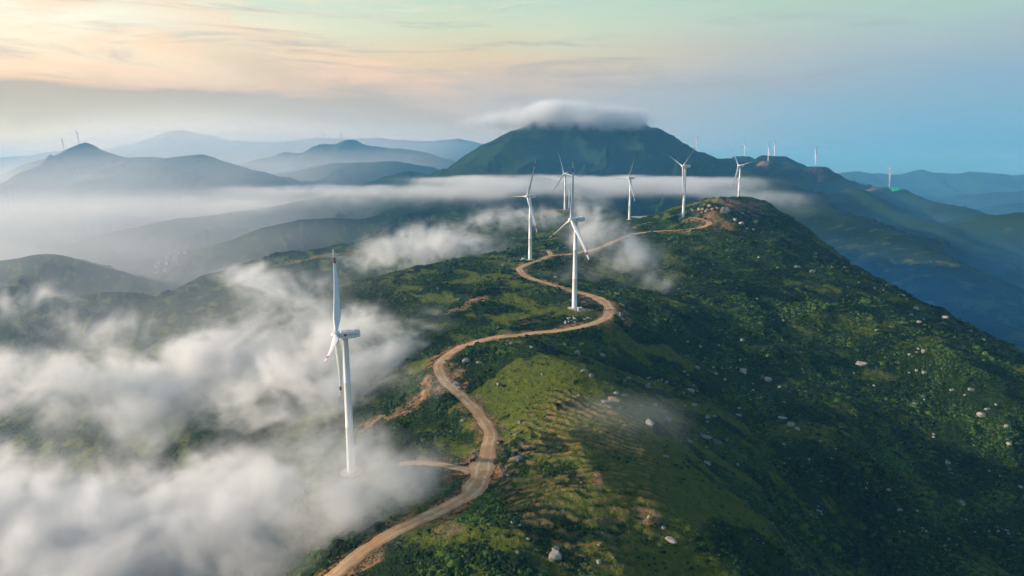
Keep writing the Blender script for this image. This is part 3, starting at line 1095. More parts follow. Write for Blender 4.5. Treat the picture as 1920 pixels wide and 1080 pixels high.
   [246.2, 841.3, 5.07, 0.648369, 1.5, 157, 1.00011, 55],
   [251.5, 839.5, 5.06, 0.58365, 1.5, 111, 1.14149, 55],
   [236, 851.2, 4.4, 0.51136, 1.5, 80, 1.26718, 55],
   [-0.3, 400.6, 2.86, 0.831365, 0.4, 54, 1.2207, 56],
   [11.6, 387.7, 2.77, 0.703794, 0.4, 96, 1.11243, 56],
   [16.3, 350.2, 1.9, 0.856119, 0.4, 73, 1.27636, 56],
   [6.6, 367.6, 1.32, 0.829436, 0.4, 153, 1.44127, 56],
   [-5.4, 281.2, 2.41, 0.51122, 0.4, 89, 1.1914, 56],
   [-3.9, 272.1, 1.82, 0.832972, 0.4, 47, 1.23633, 56],
   [-1.6, 268.4, 1.54, 0.65551, 0.4, 130, 1.31789, 56],
   [2, 303.2, 2.26, 0.674484, 0.4, 24, 1.3202, 56],
   [8.4, 296.3, 1.38, 0.525748, 0.4, 82, 1.033, 56],
   [3.6, 312.8, 2.32, 0.629751, 0.4, 108, 1.31568, 56],
   [-7.5, 355.4, 2.58, 0.830595, 0.4, 84, 1.32209, 56],
   [0.2, 286.5, 1.35, 0.853666, 0.4, 51, 1.32421, 56],
   [-40.5, 399.7, 2.51, 0.520757, 0.4, 132, 1.01328, 56],
   [-41.4, 358.3, 1.96, 0.729561, 0.4, 21, 1.08999, 56],
   [-17, 290.5, 1.65, 0.829725, 0.4, 137, 1.19802, 56],
   [-29.3, 361.7, 2.63, 0.89283, 0.4, 169, 1.4803, 56],
   [24.4, 295.4, 1.1, 0.580948, 0.4, 76, 1.17137, 56],
   [11.2, 268, 1.02, 0.732771, 0.4, 93, 1.30998, 56],
   [5.6, 218.7, 1.31, 0.62594, 0.4, 149, 1.42877, 56],
   [1.8, 211.4, 1.5, 0.678825, 0.4, 110, 1.42886, 56],
   [34.2, 209.7, 1.06, 0.69741, 0.4, 55, 1.09186, 56],
   [27.2, 249.3, 0.96, 0.875057, 0.4, 30, 1.46409, 56],
   [-6.3, 303, 1.42, 0.836889, 0.4, 80, 1.09323, 56],
   [31.9, 220.4, 0.88, 0.630791, 0.4, 63, 1.19216, 56],
   [0, 227.5, 1.35, 0.594709, 0.4, 93, 1.1946, 56],
   [2.9, 225.5, 1.12, 0.613986, 0.4, 88, 1.13168, 56],
   [-8.9, 663.5, 4.04, 0.792896, 0.5, 53, 1.11021, 57],
   [24.6, 621, 3.25, 0.569169, 0.5, 43, 1.12275, 57],
   [39.7, 602.7, 3.68, 0.586167, 0.5, 171, 1.18238, 57],
   [76, 565, 1.98, 0.570304, 0.5, 135, 1.19712, 57],
   [-90.6, 486.8, 3.91, 0.739108, 0.5, 160, 1.15091, 57],
   [-74.2, 424.6, 3.44, 0.522394, 0.5, 137, 1.42982, 57],
   [-69, 475.5, 2.12, 0.507193, 0.5, 45, 1.13424, 57],
   [-118.8, 569.8, 2.52, 0.774267, 0.5, 56, 1.19458, 57],
   [-44.9, 563.4, 2.47, 0.638382, 0.5, 158, 1.24156, 57],
   [-24.4, 506.8, 1.79, 0.545923, 0.5, 107, 1.16944, 57],
   [-95.5, 599.1, 2.63, 0.733378, 0.5, 27, 1.17451, 57],
   [-67.3, 604.8, 2.12, 0.840335, 0.5, 122, 1.31465, 57],
   [36.9, 460.1, 1.48, 0.845255, 1, 114, 1.18741, 58],
   [36.8, 458.5, 1.84, 0.733124, 1, 162, 1.10156, 58],
   [36.8, 456.4, 1.47, 0.780801, 1, 141, 1.29644, 58],
   [38.6, 463.4, 1.49, 0.716589, 1, 105, 1.41798, 58],
   [39.6, 462.9, 1.86, 0.869495, 1, 108, 1.3393, 58],
   [40.5, 463.9, 1.49, 0.669107, 1, 94, 1.28359, 58],
   [39.1, 461.8, 1.48, 0.618141, 1, 48, 1.28125, 58],
   [40.9, 460.6, 1.48, 0.785224, 1, 82, 1.27697, 58],
   [42.9, 463.5, 1.86, 0.866074, 1, 124, 1.08627, 58],
   [43.8, 462.9, 1.86, 0.686155, 1, 104, 1.27641, 58],
   [44.8, 461.7, 1.48, 0.542762, 1, 14, 1.30325, 58],
   [42.6, 462.3, 1.48, 0.566327, 1, 170, 1.08359, 58],
   [41.7, 460.1, 1.48, 0.720801, 1, 30, 1.46159, 58],
   [43.3, 459.1, 1.84, 0.658924, 1, 16, 1.23975, 58],
   [42.9, 458, 1.47, 0.592181, 1, 66, 1.0586, 58],
   [39.1, 459.6, 1.85, 0.690693, 1, 111, 1.07373, 58],
   [50.2, 463.8, 1.49, 0.885017, 1, 47, 1.13235, 59],
   [51.3, 463.3, 1.49, 0.766776, 1, 63, 1.49271, 59],
   [52.7, 466.4, 1.5, 0.793378, 1, 27, 1.04928, 59],
   [53.7, 465.8, 1.5, 0.800207, 1, 57, 1.49218, 59],
   [55.3, 465.8, 1.12, 0.889767, 1, 83, 1.41425, 59],
   [77.8, 481.2, 1.54, 0.566112, 1, 170, 1.24544, 60],
   [77.4, 477.6, 1.53, 0.648952, 1, 112, 1.37243, 60],
   [76.6, 473.5, 1.52, 0.891201, 1, 110, 1.12873, 60],
   [79.3, 479, 1.15, 0.734257, 1, 99, 1.07691, 60],
   [77.5, 471.8, 1.51, 0.567983, 1, 163, 1.00074, 60],
   [77.8, 469.2, 1.51, 0.701961, 1, 53, 1.42391, 60],
   [78.6, 469.6, 1.51, 0.602817, 1, 160, 1.27832, 60],
   [74, 495.7, 0.99, 0.581069, 1, 40, 1.10872, 60],
   [74.9, 493.1, 1.18, 0.693843, 1, 73, 1.07472, 60],
   [75.1, 489, 1.17, 0.767454, 1, 154, 1.36538, 60]], 'labels': [
   ['large pale cracked boulder, lower of the touching pair low on the terraces', None],
   ['pale slab boulder, upper of the touching pair low on the terraces', None],
   ['long white leaning boulder in thin mist on the lower right brow', None],
   ['tall pale boulder standing in thin mist on the grassy brow', None],
   ['broad tan boulder, middle of the cluster on the grassy brow', None],
   ['rounded pale boulder, topmost of the cluster on the grassy brow', None],
   ['flat grey boulder at the left of the cluster on the grassy brow', None],
   ['dark boulder half hidden by bushes right of the cluster on the grassy brow', None],
   ['small grey rock under the broad tan boulder of the grassy brow', None],
   ['narrow grey boulder beside the dark hollow above the tall pale boulder', None],
   ['very long thin grey slab lying down the dark gully', None],
   ['big blocky dark grey boulder at the foot of the long thin slab', None],
   ['grey oval boulder on the grass left of the long thin slab', None],
   ['pale boulder split in two on the slope across the hollow', None],
   ['upright pale boulder standing alone on the shrubby slope', None],
   ['largest pale boulder in the middle of the dark right slope', None],
   ['pale boulder at the centre of a trio on the dark slope', None],
   ['slanting pale boulder right of a trio on the dark slope', None],
   ['flat pale boulder left of a trio on the dark slope', None],
   ['bright pale boulder far down the right slope', None],
   ['flat pale rock just above the bright pale boulder of the right slope', None],
   ['small squarish pale boulder near the right edge of the slope', None],
   ['grey blue boulder in the bushes low on the right slope', None],
   ['darker rock directly below the grey blue boulder of the right slope', None],
   ['narrow upright grey rock in the deep lower right gully', None],
   ['pale broken boulder beside a smaller rock on the right slope', None],
   ['wide pale boulder just below the skyline brow of the right slope', None],
   ['grey outcrop boulder breaking the skyline of the right spur', None],
   ['tall pale boulder standing on the skyline of the right spur', None],
   ['pale boulder on the skyline where the right spur bends', None],
   ['rounded pale boulder at the edge of the upper grass strip', None],
   ['low grey rock left of the rounded boulder of the upper grass strip', None],
   ['rounded blue grey boulder in shade on the middle slope', None],
   ['dark upright rock left of the rounded blue grey boulder', None],
   ['squarish grey boulder alone high on the right slope', None],
   ['pale oval boulder on the bright grass below the gully', None],
   ['low grey boulder in the grass under the tall pale one', None],
   ['round grey boulder on the grass inside the upper road bend', None],
   ['dark low rocks right of the round boulder of the upper road bend', None],
   ['grey boulder on the cut bank beside the road', None],
   ['dark boulder on the scrub left of the middle road stretch', None],
   ['round dark grey boulder standing on the terraces', None],
   ['dark rock beside the road at the foot of the terraces', None],
   ['small tan pointed rock among the bare terrace banks', None],
   ['tan rock on the bare patch above the misty brow', None],
   ['long tan boulder on the earth bank right of the turbine loop', None],
   ['tan rock against the foot of the turbine on the rocky hill', None],
   ['small tan rock right of the foot of the turbine on the rocky hill', None],
   ['dark rock face at the right end of the hilltop outcrop', None],
   ['long tan boulder along the crest of the hilltop outcrop', None],
   ['tan boulder, lowest left of the hilltop outcrop', None],
   ['wide tan boulder at the middle of the hilltop outcrop', None],
   ['small grey rock among bushes on the brow and hollow beside the terraces', 'rocks on the brow beside the terraces'],
   ['small pale rock scattered on the dark shrubby right slope', 'rocks scattered on the right slope'],
   ['small pale rock along the skyline grass of the right spur', 'rocks along the right spur'],
   ['tan rock of the broken outcrop on the hilltop behind the turbine', 'rocks of the hilltop outcrop'],
   ['small grey stone lying among the grassy terraces', 'stones among the terraces'],
   ['small brownish rock on the scrubby slope west of the road', 'rocks on the slope west of the road'],
   ['white block of the stone heap below the turbine in the road loop', 'white blocks heaped below the loop turbine'],
   ['white block of the small stone heap beside the grass patch of the road loop', 'white blocks in the small heap of the road loop'],
   ['white block tipped down the earth bank outside the road loop', 'white blocks on the bank outside the road loop']]}
}
# ---------------------------------------------------------------- noise
_rng = np.random.RandomState(7)
_perm = _rng.permutation(4096)
_ang = _rng.rand(4096) * 2 * np.pi
_gx, _gy = np.cos(_ang), np.sin(_ang)
def _g(ix, iy, fx, fy):
    h = _perm[(_perm[ix & 4095] + iy) & 4095]
    return _gx[h] * fx + _gy[h] * fy
def perlin(x, y):
    xf, yf = np.floor(x), np.floor(y)
    ix, iy = xf.astype(np.int64), yf.astype(np.int64)
    fx, fy = x - xf, y - yf
    u = fx * fx * fx * (fx * (fx * 6 - 15) + 10); v = fy * fy * fy * (fy * (fy * 6 - 15) + 10)
    a = _g(ix, iy, fx, fy); b = _g(ix + 1, iy, fx - 1, fy)
    c = _g(ix, iy + 1, fx, fy - 1); d = _g(ix + 1, iy + 1, fx - 1, fy - 1)
    return ((a + (b - a) * u) * (1 - v) + (c + (d - c) * u) * v) * 1.5
def fbm(x, y, lam, octaves=4, gain=0.5):
    s = 0.0; a = 1.0; f = 1.0 / lam
    for k in range(octaves):
        s = s + a * perlin(x * f + 17.3 * k, y * f - 9.1 * k); a *= gain; f *= 2.03
    return s
def ridged(x, y, lam, octaves=4):
    s = 0.0; a = 1.0; f = 1.0 / lam; w = 1.0
    for k in range(octaves):
        n = 1 - np.abs(perlin(x * f + 31.7 * k, y * f + 11.9 * k)) * 1.6
        n = n * n * w; w = np.clip(n * 1.6, 0, 1)
        s = s + a * n; a *= 0.5; f *= 2.1
    return s - 0.8
def sstep(a, b, x):
    t = np.clip((x - a) / (b - a), 0, 1)
    return t * t * (3 - 2 * t)
# ---------------------------------------------------------------- thin-plate spline through surveyed points
_P = np.array(DATA['spots'], float)
def _U(r2): return r2 * np.log(r2 + 1e-9)
def _warp(x, y):                     # compress far distances so that the spline stays tame there
    r = np.sqrt(x * x + y * y) + 1e-6
    k = np.log1p(r / 500.0) / r * 500.0
    return x * k / 500.0, y * k / 500.0
def _fit():
    wx, wy = _warp(_P[:, 0], _P[:, 1])
    n = len(_P)
    K = _U((wx[:, None] - wx) ** 2 + (wy[:, None] - wy) ** 2) + np.eye(n) * 2e-4
    Q = np.stack([np.ones(n), wx, wy], 1)
    A = np.zeros((n + 3, n + 3)); A[:n, :n] = K; A[:n, n:] = Q; A[n:, :n] = Q.T
    return wx, wy, np.linalg.solve(A, np.r_[_P[:, 2], 0, 0, 0])
_wx, _wy, _W = _fit()
def spline(x, y):
    wx, wy = _warp(x, y)
    s = _W[-3] + _W[-2] * wx + _W[-1] * wy
    for i in range(len(_wx)):
        s = s + _W[i] * _U((wx - _wx[i]) ** 2 + (wy - _wy[i]) ** 2)
    return s
def seg_dist(x, y, pts, cols=1):
    """nearest distance to a polyline, and the value(s) of its further columns at the nearest point"""
    best = np.full(x.shape, 1e18); val = np.zeros(x.shape)
    for a, b in zip(pts[:-1], pts[1:]):
        dx, dy = b[0] - a[0], b[1] - a[1]
        t = np.clip(((x - a[0]) * dx + (y - a[1]) * dy) / (dx * dx + dy * dy + 1e-9), 0, 1)
        d = (x - a[0] - t * dx) ** 2 + (y - a[1] - t * dy) ** 2
        m = d < best
        best = np.where(m, d, best); val = np.where(m, a[2] + t * (b[2] - a[2]), val)
    return np.sqrt(best), val
def smax(a, b, k):
    h = np.clip(0.5 + 0.5 * (a - b) / k, 0, 1)
    return b + (a - b) * h + k * h * (1 - h)
def ridge(x, y, pts, slope, w):
    """a mountain ridge under its crest polyline; soft spurs come from warping the distance"""
    pts = [tuple(p) for p in pts]
    d, z = seg_dist(x, y, pts)
    prof = np.sqrt((slope * d) ** 2 + w * w) - w
    return z - prof, d
def base_height(x, y):
    r = np.sqrt(x * x + y * y)
    near = np.clip(spline(x, y), -440, 20)
    far = -470 + 60 * fbm(x, y, 2500, 4)
    k = sstep(1900, 2900, r)
    return near * (1 - k) + far * k
def height_raw(x, y):
    """terrain before the road and the turbine pads are cut in, relative to the camera"""
    r = np.sqrt(x * x + y * y)
    h0 = base_height(x, y)
    # domain-warped spurs
    qx = x + 60 * perlin(x / 260, y / 260 + 5); qy = y + 60 * perlin(x / 260 + 9, y / 260)
    far_amp = sstep(800, 2300, r)
    wild = ridged(qx, qy, 420, 4)
    h = h0 + (10 + 60 * far_amp) * wild * sstep(650, 1500, r) * sstep(-60, -230, h0)
    for pts, slope, w, rough in DATA['ridges']:
        rz, d = ridge(x, y, pts, slope, w)
        big = max(120.0, np.hypot(pts[0][0], pts[0][1]) * 0.12)
        rz = rz + rough * (ridged(qx, qy, big, 6) - 0.25) * np.clip(d * slope / (rough * 2.0 + 1e-6), 0.03, 1)
        h = smax(h, rz, 25)
    return h
_ROADS = [[tuple(p) for p in rd['pts']] for rd in DATA['roads']]
_PADS = DATA['pads']
def road_fields(x, y):
    """distance from the nearest road centre line over its half width, and the road's level"""
    best = np.full(x.shape, 1e9); lev = np.zeros(x.shape)
    for rd, pts in zip(DATA['roads'], _ROADS):
        d, z = seg_dist(x, y, pts)
        d = d - rd['half']
        m = d < best
        best = np.where(m, d, best); lev = np.where(m, z, lev)
    return best, lev
def height(x, y, detail=True):
    x = np.asarray(x, float); y = np.asarray(y, float)
    r = np.sqrt(x * x + y * y)
    h = height_raw(x, y)
    near = 1 - sstep(1000, 1600, r)
    rd, lev = road_fields(x, y)
    pad = np.zeros(x.shape); pz = np.zeros(x.shape)
    for px, py, z, rad in _PADS:
        w = 1 - sstep(rad, rad * 3.5, np.hypot(x - px, y - py))
        pz = np.where(w > pad, z, pz); pad = np.maximum(pad, w)
    kr = 1 - sstep(0.8, 11.0, rd)
    if detail:
        quiet = (1 - kr) * (1 - pad)
        u = x * 0.6 - y * 0.8; v = x * 0.8 + y * 0.6
        g = 5.0 * ridged(x + 200, y, 120, 3) + 1.6 * fbm(x, y, 34, 3) + 4.5 * ridged(u / 2.6, v, 62, 3)
        draw = sstep(40, 200, x + 0.15 * y - 20)
        h = h + near * quiet * g * (0.35 + 0.5 * draw)
        h = h + near * quiet * 0.35 * fbm(x, y, 6, 3)
        h = h + (1 - near) * 8 * fbm(x, y, 170, 3)
        # old farming terraces on the near knoll
        t = terrace_mask(x, y)
        ph = terrace_phase(x, y); fr = ph - np.floor(ph)
        h = h + t * quiet * 1.0 * (sstep(0.0, 0.30, fr) - fr)
    h = h * (1 - pad) + pz * pad
    h = h * (1 - kr) + lev * kr
    return h
def terrace_phase(x, y):
    c = 0.10 + 0.75 * sstep(252, 300, y)
    return (y + c * (x - 25) + 5.5 * fbm(x, y, 42, 3) + 1.1 * fbm(x, y, 9, 2)) / 4.7
def terrace_bank(x, y):
    fr = terrace_phase(x, y); fr = fr - np.floor(fr)
    return sstep(0.0, 0.12, fr) * (1 - sstep(0.30, 0.45, fr)) * (0.6 + 0.4 * sstep(255, 285, y))
def terrace_mask(x, y):
    a = 0.0
    for cx, cy, rx, ry, rot in DATA['terraces']:
        c, s = np.cos(rot), np.sin(rot)
        u = ((x - cx) * c + (y - cy) * s) / rx; v = (-(x - cx) * s + (y - cy) * c) / ry
        a = np.maximum(a, 1 - sstep(0.75, 1.05, np.sqrt(u * u + v * v) + 0.12 * perlin(x / 14, y / 14)))
    return a * sstep(-0.62, -0.3, fbm(x + 70, y - 20, 17, 3))


# ================================================================ helpers
def label(o, text=None, cat=None, group=None, kind=None):
    if text: o['label'] = text
    if cat: o['category'] = cat
    if group: o['group'] = group
    if kind: o['kind'] = kind
    return o
def mesh_np(name, v, f, mat, smooth=True, parent=None, link=True):
    """v (n,3), f (m,k) arrays -> one mesh object"""
    me = bpy.data.meshes.new(name); n, m, k = len(v), len(f), f.shape[1]
    me.vertices.add(n); me.vertices.foreach_set('co', np.asarray(v, np.float32).ravel())
    me.loops.add(m * k); me.loops.foreach_set('vertex_index', np.asarray(f, np.int32).ravel())
    me.polygons.add(m); me.polygons.foreach_set('loop_start', np.arange(0, m * k, k, dtype=np.int32))
    me.polygons.foreach_set('use_smooth', np.full(m, smooth, bool))
    me.update(calc_edges=True)
    for q in (mat if isinstance(mat, (list, tuple)) else [mat]): me.materials.append(q)
    o = bpy.data.objects.new(name, me)
    if link: C.objects.link(o)
    if parent: o.parent = parent
    return o
def attr(o, name, vals):
    a = o.data.attributes.new(name, 'FLOAT', 'POINT'); a.data.foreach_set('value', np.asarray(vals, np.float32))
def material(name, base=(0.5, 0.5, 0.5), rough=0.8, spec=0.3):
    m = bpy.data.materials.new(name); m.use_nodes = True; t = NT(m.node_tree)
    b = t.n['Principled BSDF']; b.inputs['Base Color'].default_value = (*base, 1); b.inputs['Roughness'].default_value = rough
    b.inputs['Specular IOR Level'].default_value = spec
    return m, t, b
class MB:
    def __init__(s): s.v = []; s.f = []; s.m = []
    def add(s, vs, fs, mi=0):
        o = len(s.v); s.v += [tuple(a) for a in vs]; s.f += [tuple(i + o for i in q) for q in fs]; s.m += [mi] * len(fs)
    def rings(s, rings, cap=True, mi=0):
        n = len(rings[0]); vs = [q for r in rings for q in r]; fs = []
        for i in range(len(rings) - 1):
            for j in range(n):
                a, b = i * n + j, i * n + (j + 1) % n
                fs.append((a, b, b + n, a + n))
        if cap: fs += [tuple(reversed(range(n))), tuple(range((len(rings) - 1) * n, len(rings) * n))]
        s.add(vs, fs, mi)
    def lathe(s, prof, n=28, mi=0):
        s.rings([[(r * math.cos(2 * math.pi * j / n), r * math.sin(2 * math.pi * j / n), z) for j in range(n)] for r, z in prof], True, mi)
    def box(s, c, d, mi=0, bev=0.0):
        x, y, z = (a / 2 for a in d)
        b = bev
        if b <= 0:
            vs = [(c[0] + i * x, c[1] + j * y, c[2] + k * z) for k in (-1, 1) for i, j in ((-1, -1), (1, -1), (1, 1), (-1, 1))]
            s.add(vs, [(3, 2, 1, 0), (4, 5, 6, 7), (0, 1, 5, 4), (1, 2, 6, 5), (2, 3, 7, 6), (3, 0, 4, 7)], mi); return
        def ring(zz, ins):
            X_, Y_ = x - ins, y - ins
            return [(c[0] + a, c[1] + q, c[2] + zz) for a, q in ((-X_ + b, -Y_), (X_ - b, -Y_), (X_, -Y_ + b), (X_, Y_ - b), (X_ - b, Y_), (-X_ + b, Y_), (-X_, Y_ - b), (-X_, -Y_ + b))]
        s.rings([ring(-z, b), ring(-z + b, 0), ring(z - b, 0), ring(z, b)], True, mi)
    def build(s, name, mats, parent=None, smooth=False, link=True):
        me = bpy.data.meshes.new(name); me.from_pydata(s.v, [], s.f)
        for q in (mats if isinstance(mats, (list, tuple)) else [mats]): me.materials.append(q)
        me.polygons.foreach_set('material_index', s.m); me.polygons.foreach_set('use_smooth', [smooth] * len(s.f)); me.update()
        o = bpy.data.objects.new(name, me)
        if link: C.objects.link(o)
        if parent: o.parent = parent
        return o

# ================================================================ the land
def spots_field(x, y, lst, amp=0.35, lam=9.0):
    a = np.zeros(x.shape); n = amp * fbm(x, y, lam, 3)
    for cx, cy, rx, ry in lst:
        d = np.sqrt(((x - cx) / rx) ** 2 + ((y - cy) / ry) ** 2)
        a = np.maximum(a, 1 - sstep(0.55, 1.1, d + n))
    return a
def land_fields(x, y):
    rd, _ = road_fields(x, y)
    r = np.hypot(x, y)
    bank = 1 - sstep(1.0, 6.5, rd + 7.0 * fbm(x, y, 15, 4) + 1.2)
    soil = np.maximum(bank, spots_field(x, y, DATA['soil'], 0.5, 11))
    grass = spots_field(x, y, DATA['grass'], 0.5, 14)
    # streaks of meadow between the shrubs, drawn out along the slope
    u = x * 0.6 - y * 0.8; v = x * 0.8 + y * 0.6
    m = fbm(u / 2.8, v, 26, 5, .6)
    grass = np.clip(grass * 1.0 + sstep(0.05, 0.5, m) * 0.75, 0, 1)
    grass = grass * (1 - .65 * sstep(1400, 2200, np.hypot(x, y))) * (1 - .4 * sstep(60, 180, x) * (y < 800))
    return soil, grass, terrace_mask(x, y) * terrace_bank(x, y), rd
def make_land():
    half = R(47.5)
    th = np.concatenate([np.linspace(-half, half, 1100), np.linspace(half, 2 * math.pi - half, 92)[1:-1]])
    rr = [40.0]
    while rr[-1] < 26000:
        q = rr[-1]
        rr.append(q * (1.02 if q < 190 else 1.0028 if q < 620 else 1.0042 if q < 6200 else 1.0065 if q < 10500 else 1.04))
    rr = np.array(rr); nr, nt = len(rr), len(th)
    x = rr[:, None] * np.sin(th)[None, :]; y = rr[:, None] * np.cos(th)[None, :]
    z = np.empty_like(x)
    for i in range(0, nr, 64): z[i:i + 64] = height(x[i:i + 64], y[i:i + 64])
    soil, grass, terr, rd = land_fields(x, y)
    # sink the land a little under the carriageway so that the road sheet lies on top
    z = z - 0.25 * (1 - sstep(-1.2, -0.2, rd))
    idx = np.arange(nr * nt).reshape(nr, nt)
    a = idx[:-1, :]; b = idx[1:, :]
    a2 = np.roll(a, -1, 1); b2 = np.roll(b, -1, 1)
    quad = np.stack([a, a2, b2, b], -1)
    xc, yc = x[:-1], y[:-1]
    rad = np.hypot(xc, yc)
    mesa = ((xc - 340) / 900) ** 2 + ((yc - 2750) / 620) ** 2 < 1
    reg = np.where(rad < 1750, 0, np.where(mesa, 1, 2))
    V = np.stack([x, y, z + CAM_Z], -1).reshape(-1, 3)
    for k, nm in enumerate(('terrain', 'flat_topped_mountain', 'distant_hills')):
        q = quad[reg == k]
        used = np.zeros(len(V), bool); used[q.ravel()] = True
        remap = np.cumsum(used) - 1
        o = mesh_np(nm, V[used], remap[q], LAND)
        for an, av in (('soil', soil), ('grass', grass), ('terr', terr)): attr(o, an, av.ravel()[used])
        label(o, kind='structure')
        if k == 0:                        # a flat floor closes the hole under the camera
            pass
    v = [(40 * math.sin(t), 40 * math.cos(t), float(height(np.array([40 * math.sin(t)]), np.array([40 * math.cos(t)]))[0]) + CAM_Z) for t in np.linspace(0, 2 * math.pi, 65)[:-1]]
LAND, t, b = material('land', rough=0.95, spec=0.1)
geo = t.node('ShaderNodeNewGeometry'); pos = geo.outputs['Position']
at = lambda n: t.node('ShaderNodeAttribute', attribute_name=n).outputs['Fac']
soil, grass, terr = at('soil'), at('grass'), at('terr')
nb = t.noise(pos, 0.012, 5, .6); nm_ = t.noise(pos, 0.05, 5, .62); nf = t.noise(pos, 0.33, 4, .65); nff = t.noise(pos, 1.3, 3, .7)
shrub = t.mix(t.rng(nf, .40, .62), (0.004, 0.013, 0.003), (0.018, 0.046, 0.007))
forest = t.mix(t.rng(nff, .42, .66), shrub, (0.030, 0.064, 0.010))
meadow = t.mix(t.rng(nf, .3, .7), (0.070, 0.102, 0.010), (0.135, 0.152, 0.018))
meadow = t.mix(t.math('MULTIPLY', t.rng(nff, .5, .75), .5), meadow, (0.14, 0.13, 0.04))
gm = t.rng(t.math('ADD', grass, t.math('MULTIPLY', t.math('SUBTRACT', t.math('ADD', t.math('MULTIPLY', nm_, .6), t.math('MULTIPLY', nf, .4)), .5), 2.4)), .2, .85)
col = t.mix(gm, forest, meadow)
earth = t.mix(t.rng(nf, .3, .7), (0.40, 0.155, 0.055), (0.46, 0.26, 0.12))
earth = t.mix(t.rng(nm_, .42, .6), earth, (0.25, 0.17, 0.095))
tm = t.math('MULTIPLY', terr, t.rng(nm_, .30, .52))
sm_ = t.math('ADD', t.math('MULTIPLY', soil, t.rng(t.math('ADD', t.math('MULTIPLY', nf, .5), t.math('MULTIPLY', nff, .5)), .40, .56)), t.math('MULTIPLY', tm, t.rng(nf, .35, .6)), clamp=True)
sm_ = t.math('ADD', sm_, t.math('MULTIPLY', t.rng(t.noise(pos, .07, 6, .7), .66, .74), .5), clamp=True)
col = t.mix(sm_, col, earth)
t.l.new(col, b.inputs['Base Color'])
hgt = t.math('ADD', t.math('MULTIPLY', nf, 1.6), t.math('MULTIPLY', nff, .7))
bp = t.node('ShaderNodeBump', inputs={'Strength': 1.0, 'Distance': 1.6, 'Height': hgt})
t.l.new(bp.outputs[0], b.inputs['Normal'])
make_land()
# the track: a graded dirt road on top of the land
DIRT, t, b = material('packed_dirt', rough=0.95, spec=0.1)
pos = t.node('ShaderNodeNewGeometry').outputs['Position']
ac = t.node('ShaderNodeAttribute', attribute_name='across').outputs['Fac']
n1 = t.noise(pos, .22, 5, .65); n2 = t.noise(pos, 1.2, 3, .7)
c = t.mix(t.rng(n1, .3, .7), (0.48, 0.25, 0.10), (0.62, 0.41, 0.22))
rut = t.math('MULTIPLY', t.rng(t.math('ABSOLUTE', t.math('SUBTRACT', t.math('ABSOLUTE', t.math('ADD', ac, t.math('MULTIPLY', t.math('SUBTRACT', n1, .5), .35))), .40)), .17, .03), t.rng(n1, .3, .55))
c = t.mix(t.math('MULTIPLY', rut, .8), c, (0.72, 0.55, 0.34))
c = t.mix(t.rng(t.math('ADD', t.math('ABSOLUTE', ac), t.math('MULTIPLY', n2, .5)), 1.0, 1.3), c, (0.42, 0.20, 0.08))
c = t.mix(t.math('MULTIPLY', t.rng(t.noise(pos, .05, 4, .6), .45, .6), .6), c, (0.46, 0.24, 0.10))
t.l.new(c, b.inputs['Base Color'])
bp = t.node('ShaderNodeBump', inputs={'Strength': 0.5, 'Distance': 0.4, 'Height': t.math('ADD', n1, n2)}); t.l.new(bp.outputs[0], b.inputs['Normal'])
for rd in DATA['roads']:
    P = np.array(rd['pts']); n = len(P)
    seg = np.hypot(*np.diff(P[:, :2], axis=0).T); s = np.r_[0, np.cumsum(seg)]
    q = np.arange(0, s[-1], 1.5); px, py, pz = (np.interp(q, s, P[:, i]) for i in range(3))
    tx, ty = np.gradient(px), np.gradient(py); L = np.hypot(tx, ty); nx, ny = ty / L, -tx / L
    us = np.linspace(-1, 1, 9); rows = []
    for u in us:
        wide = 1 + sum(am * np.exp(-((px - ax_) ** 2 + (py - ay_) ** 2) / rr_ ** 2) for ax_, ay_, rr_, am in DATA['wide_spots'])
        wv = rd['half'] * wide * (1 + 0.16 * fbm(px + 40 * np.sign(u), py, 9, 3) * 1.8 + 0.22 * fbm(px, py + 70 * np.sign(u), 40, 2))
        rows.append(np.stack([px + nx * u * wv, py + ny * u * wv, pz + CAM_Z + 0.10 - 0.22 * abs(u) ** 6 + 0 * px], -1))
    V = np.stack(rows, 1).reshape(-1, 3); m, k = len(q), len(us)
    I = np.arange(m * k).reshape(m, k)
    F = np.stack([I[:-1, :-1], I[:-1, 1:], I[1:, 1:], I[1:, :-1]], -1).reshape(-1, 4)
    nm = {'main': 'dirt_road', 'spur': 'dirt_spur_road', 'track': 'side_track'}[rd['name']]
    o = mesh_np(nm, V, F, DIRT); attr(o, 'across', np.tile(us, m)); label(o, kind='structure')
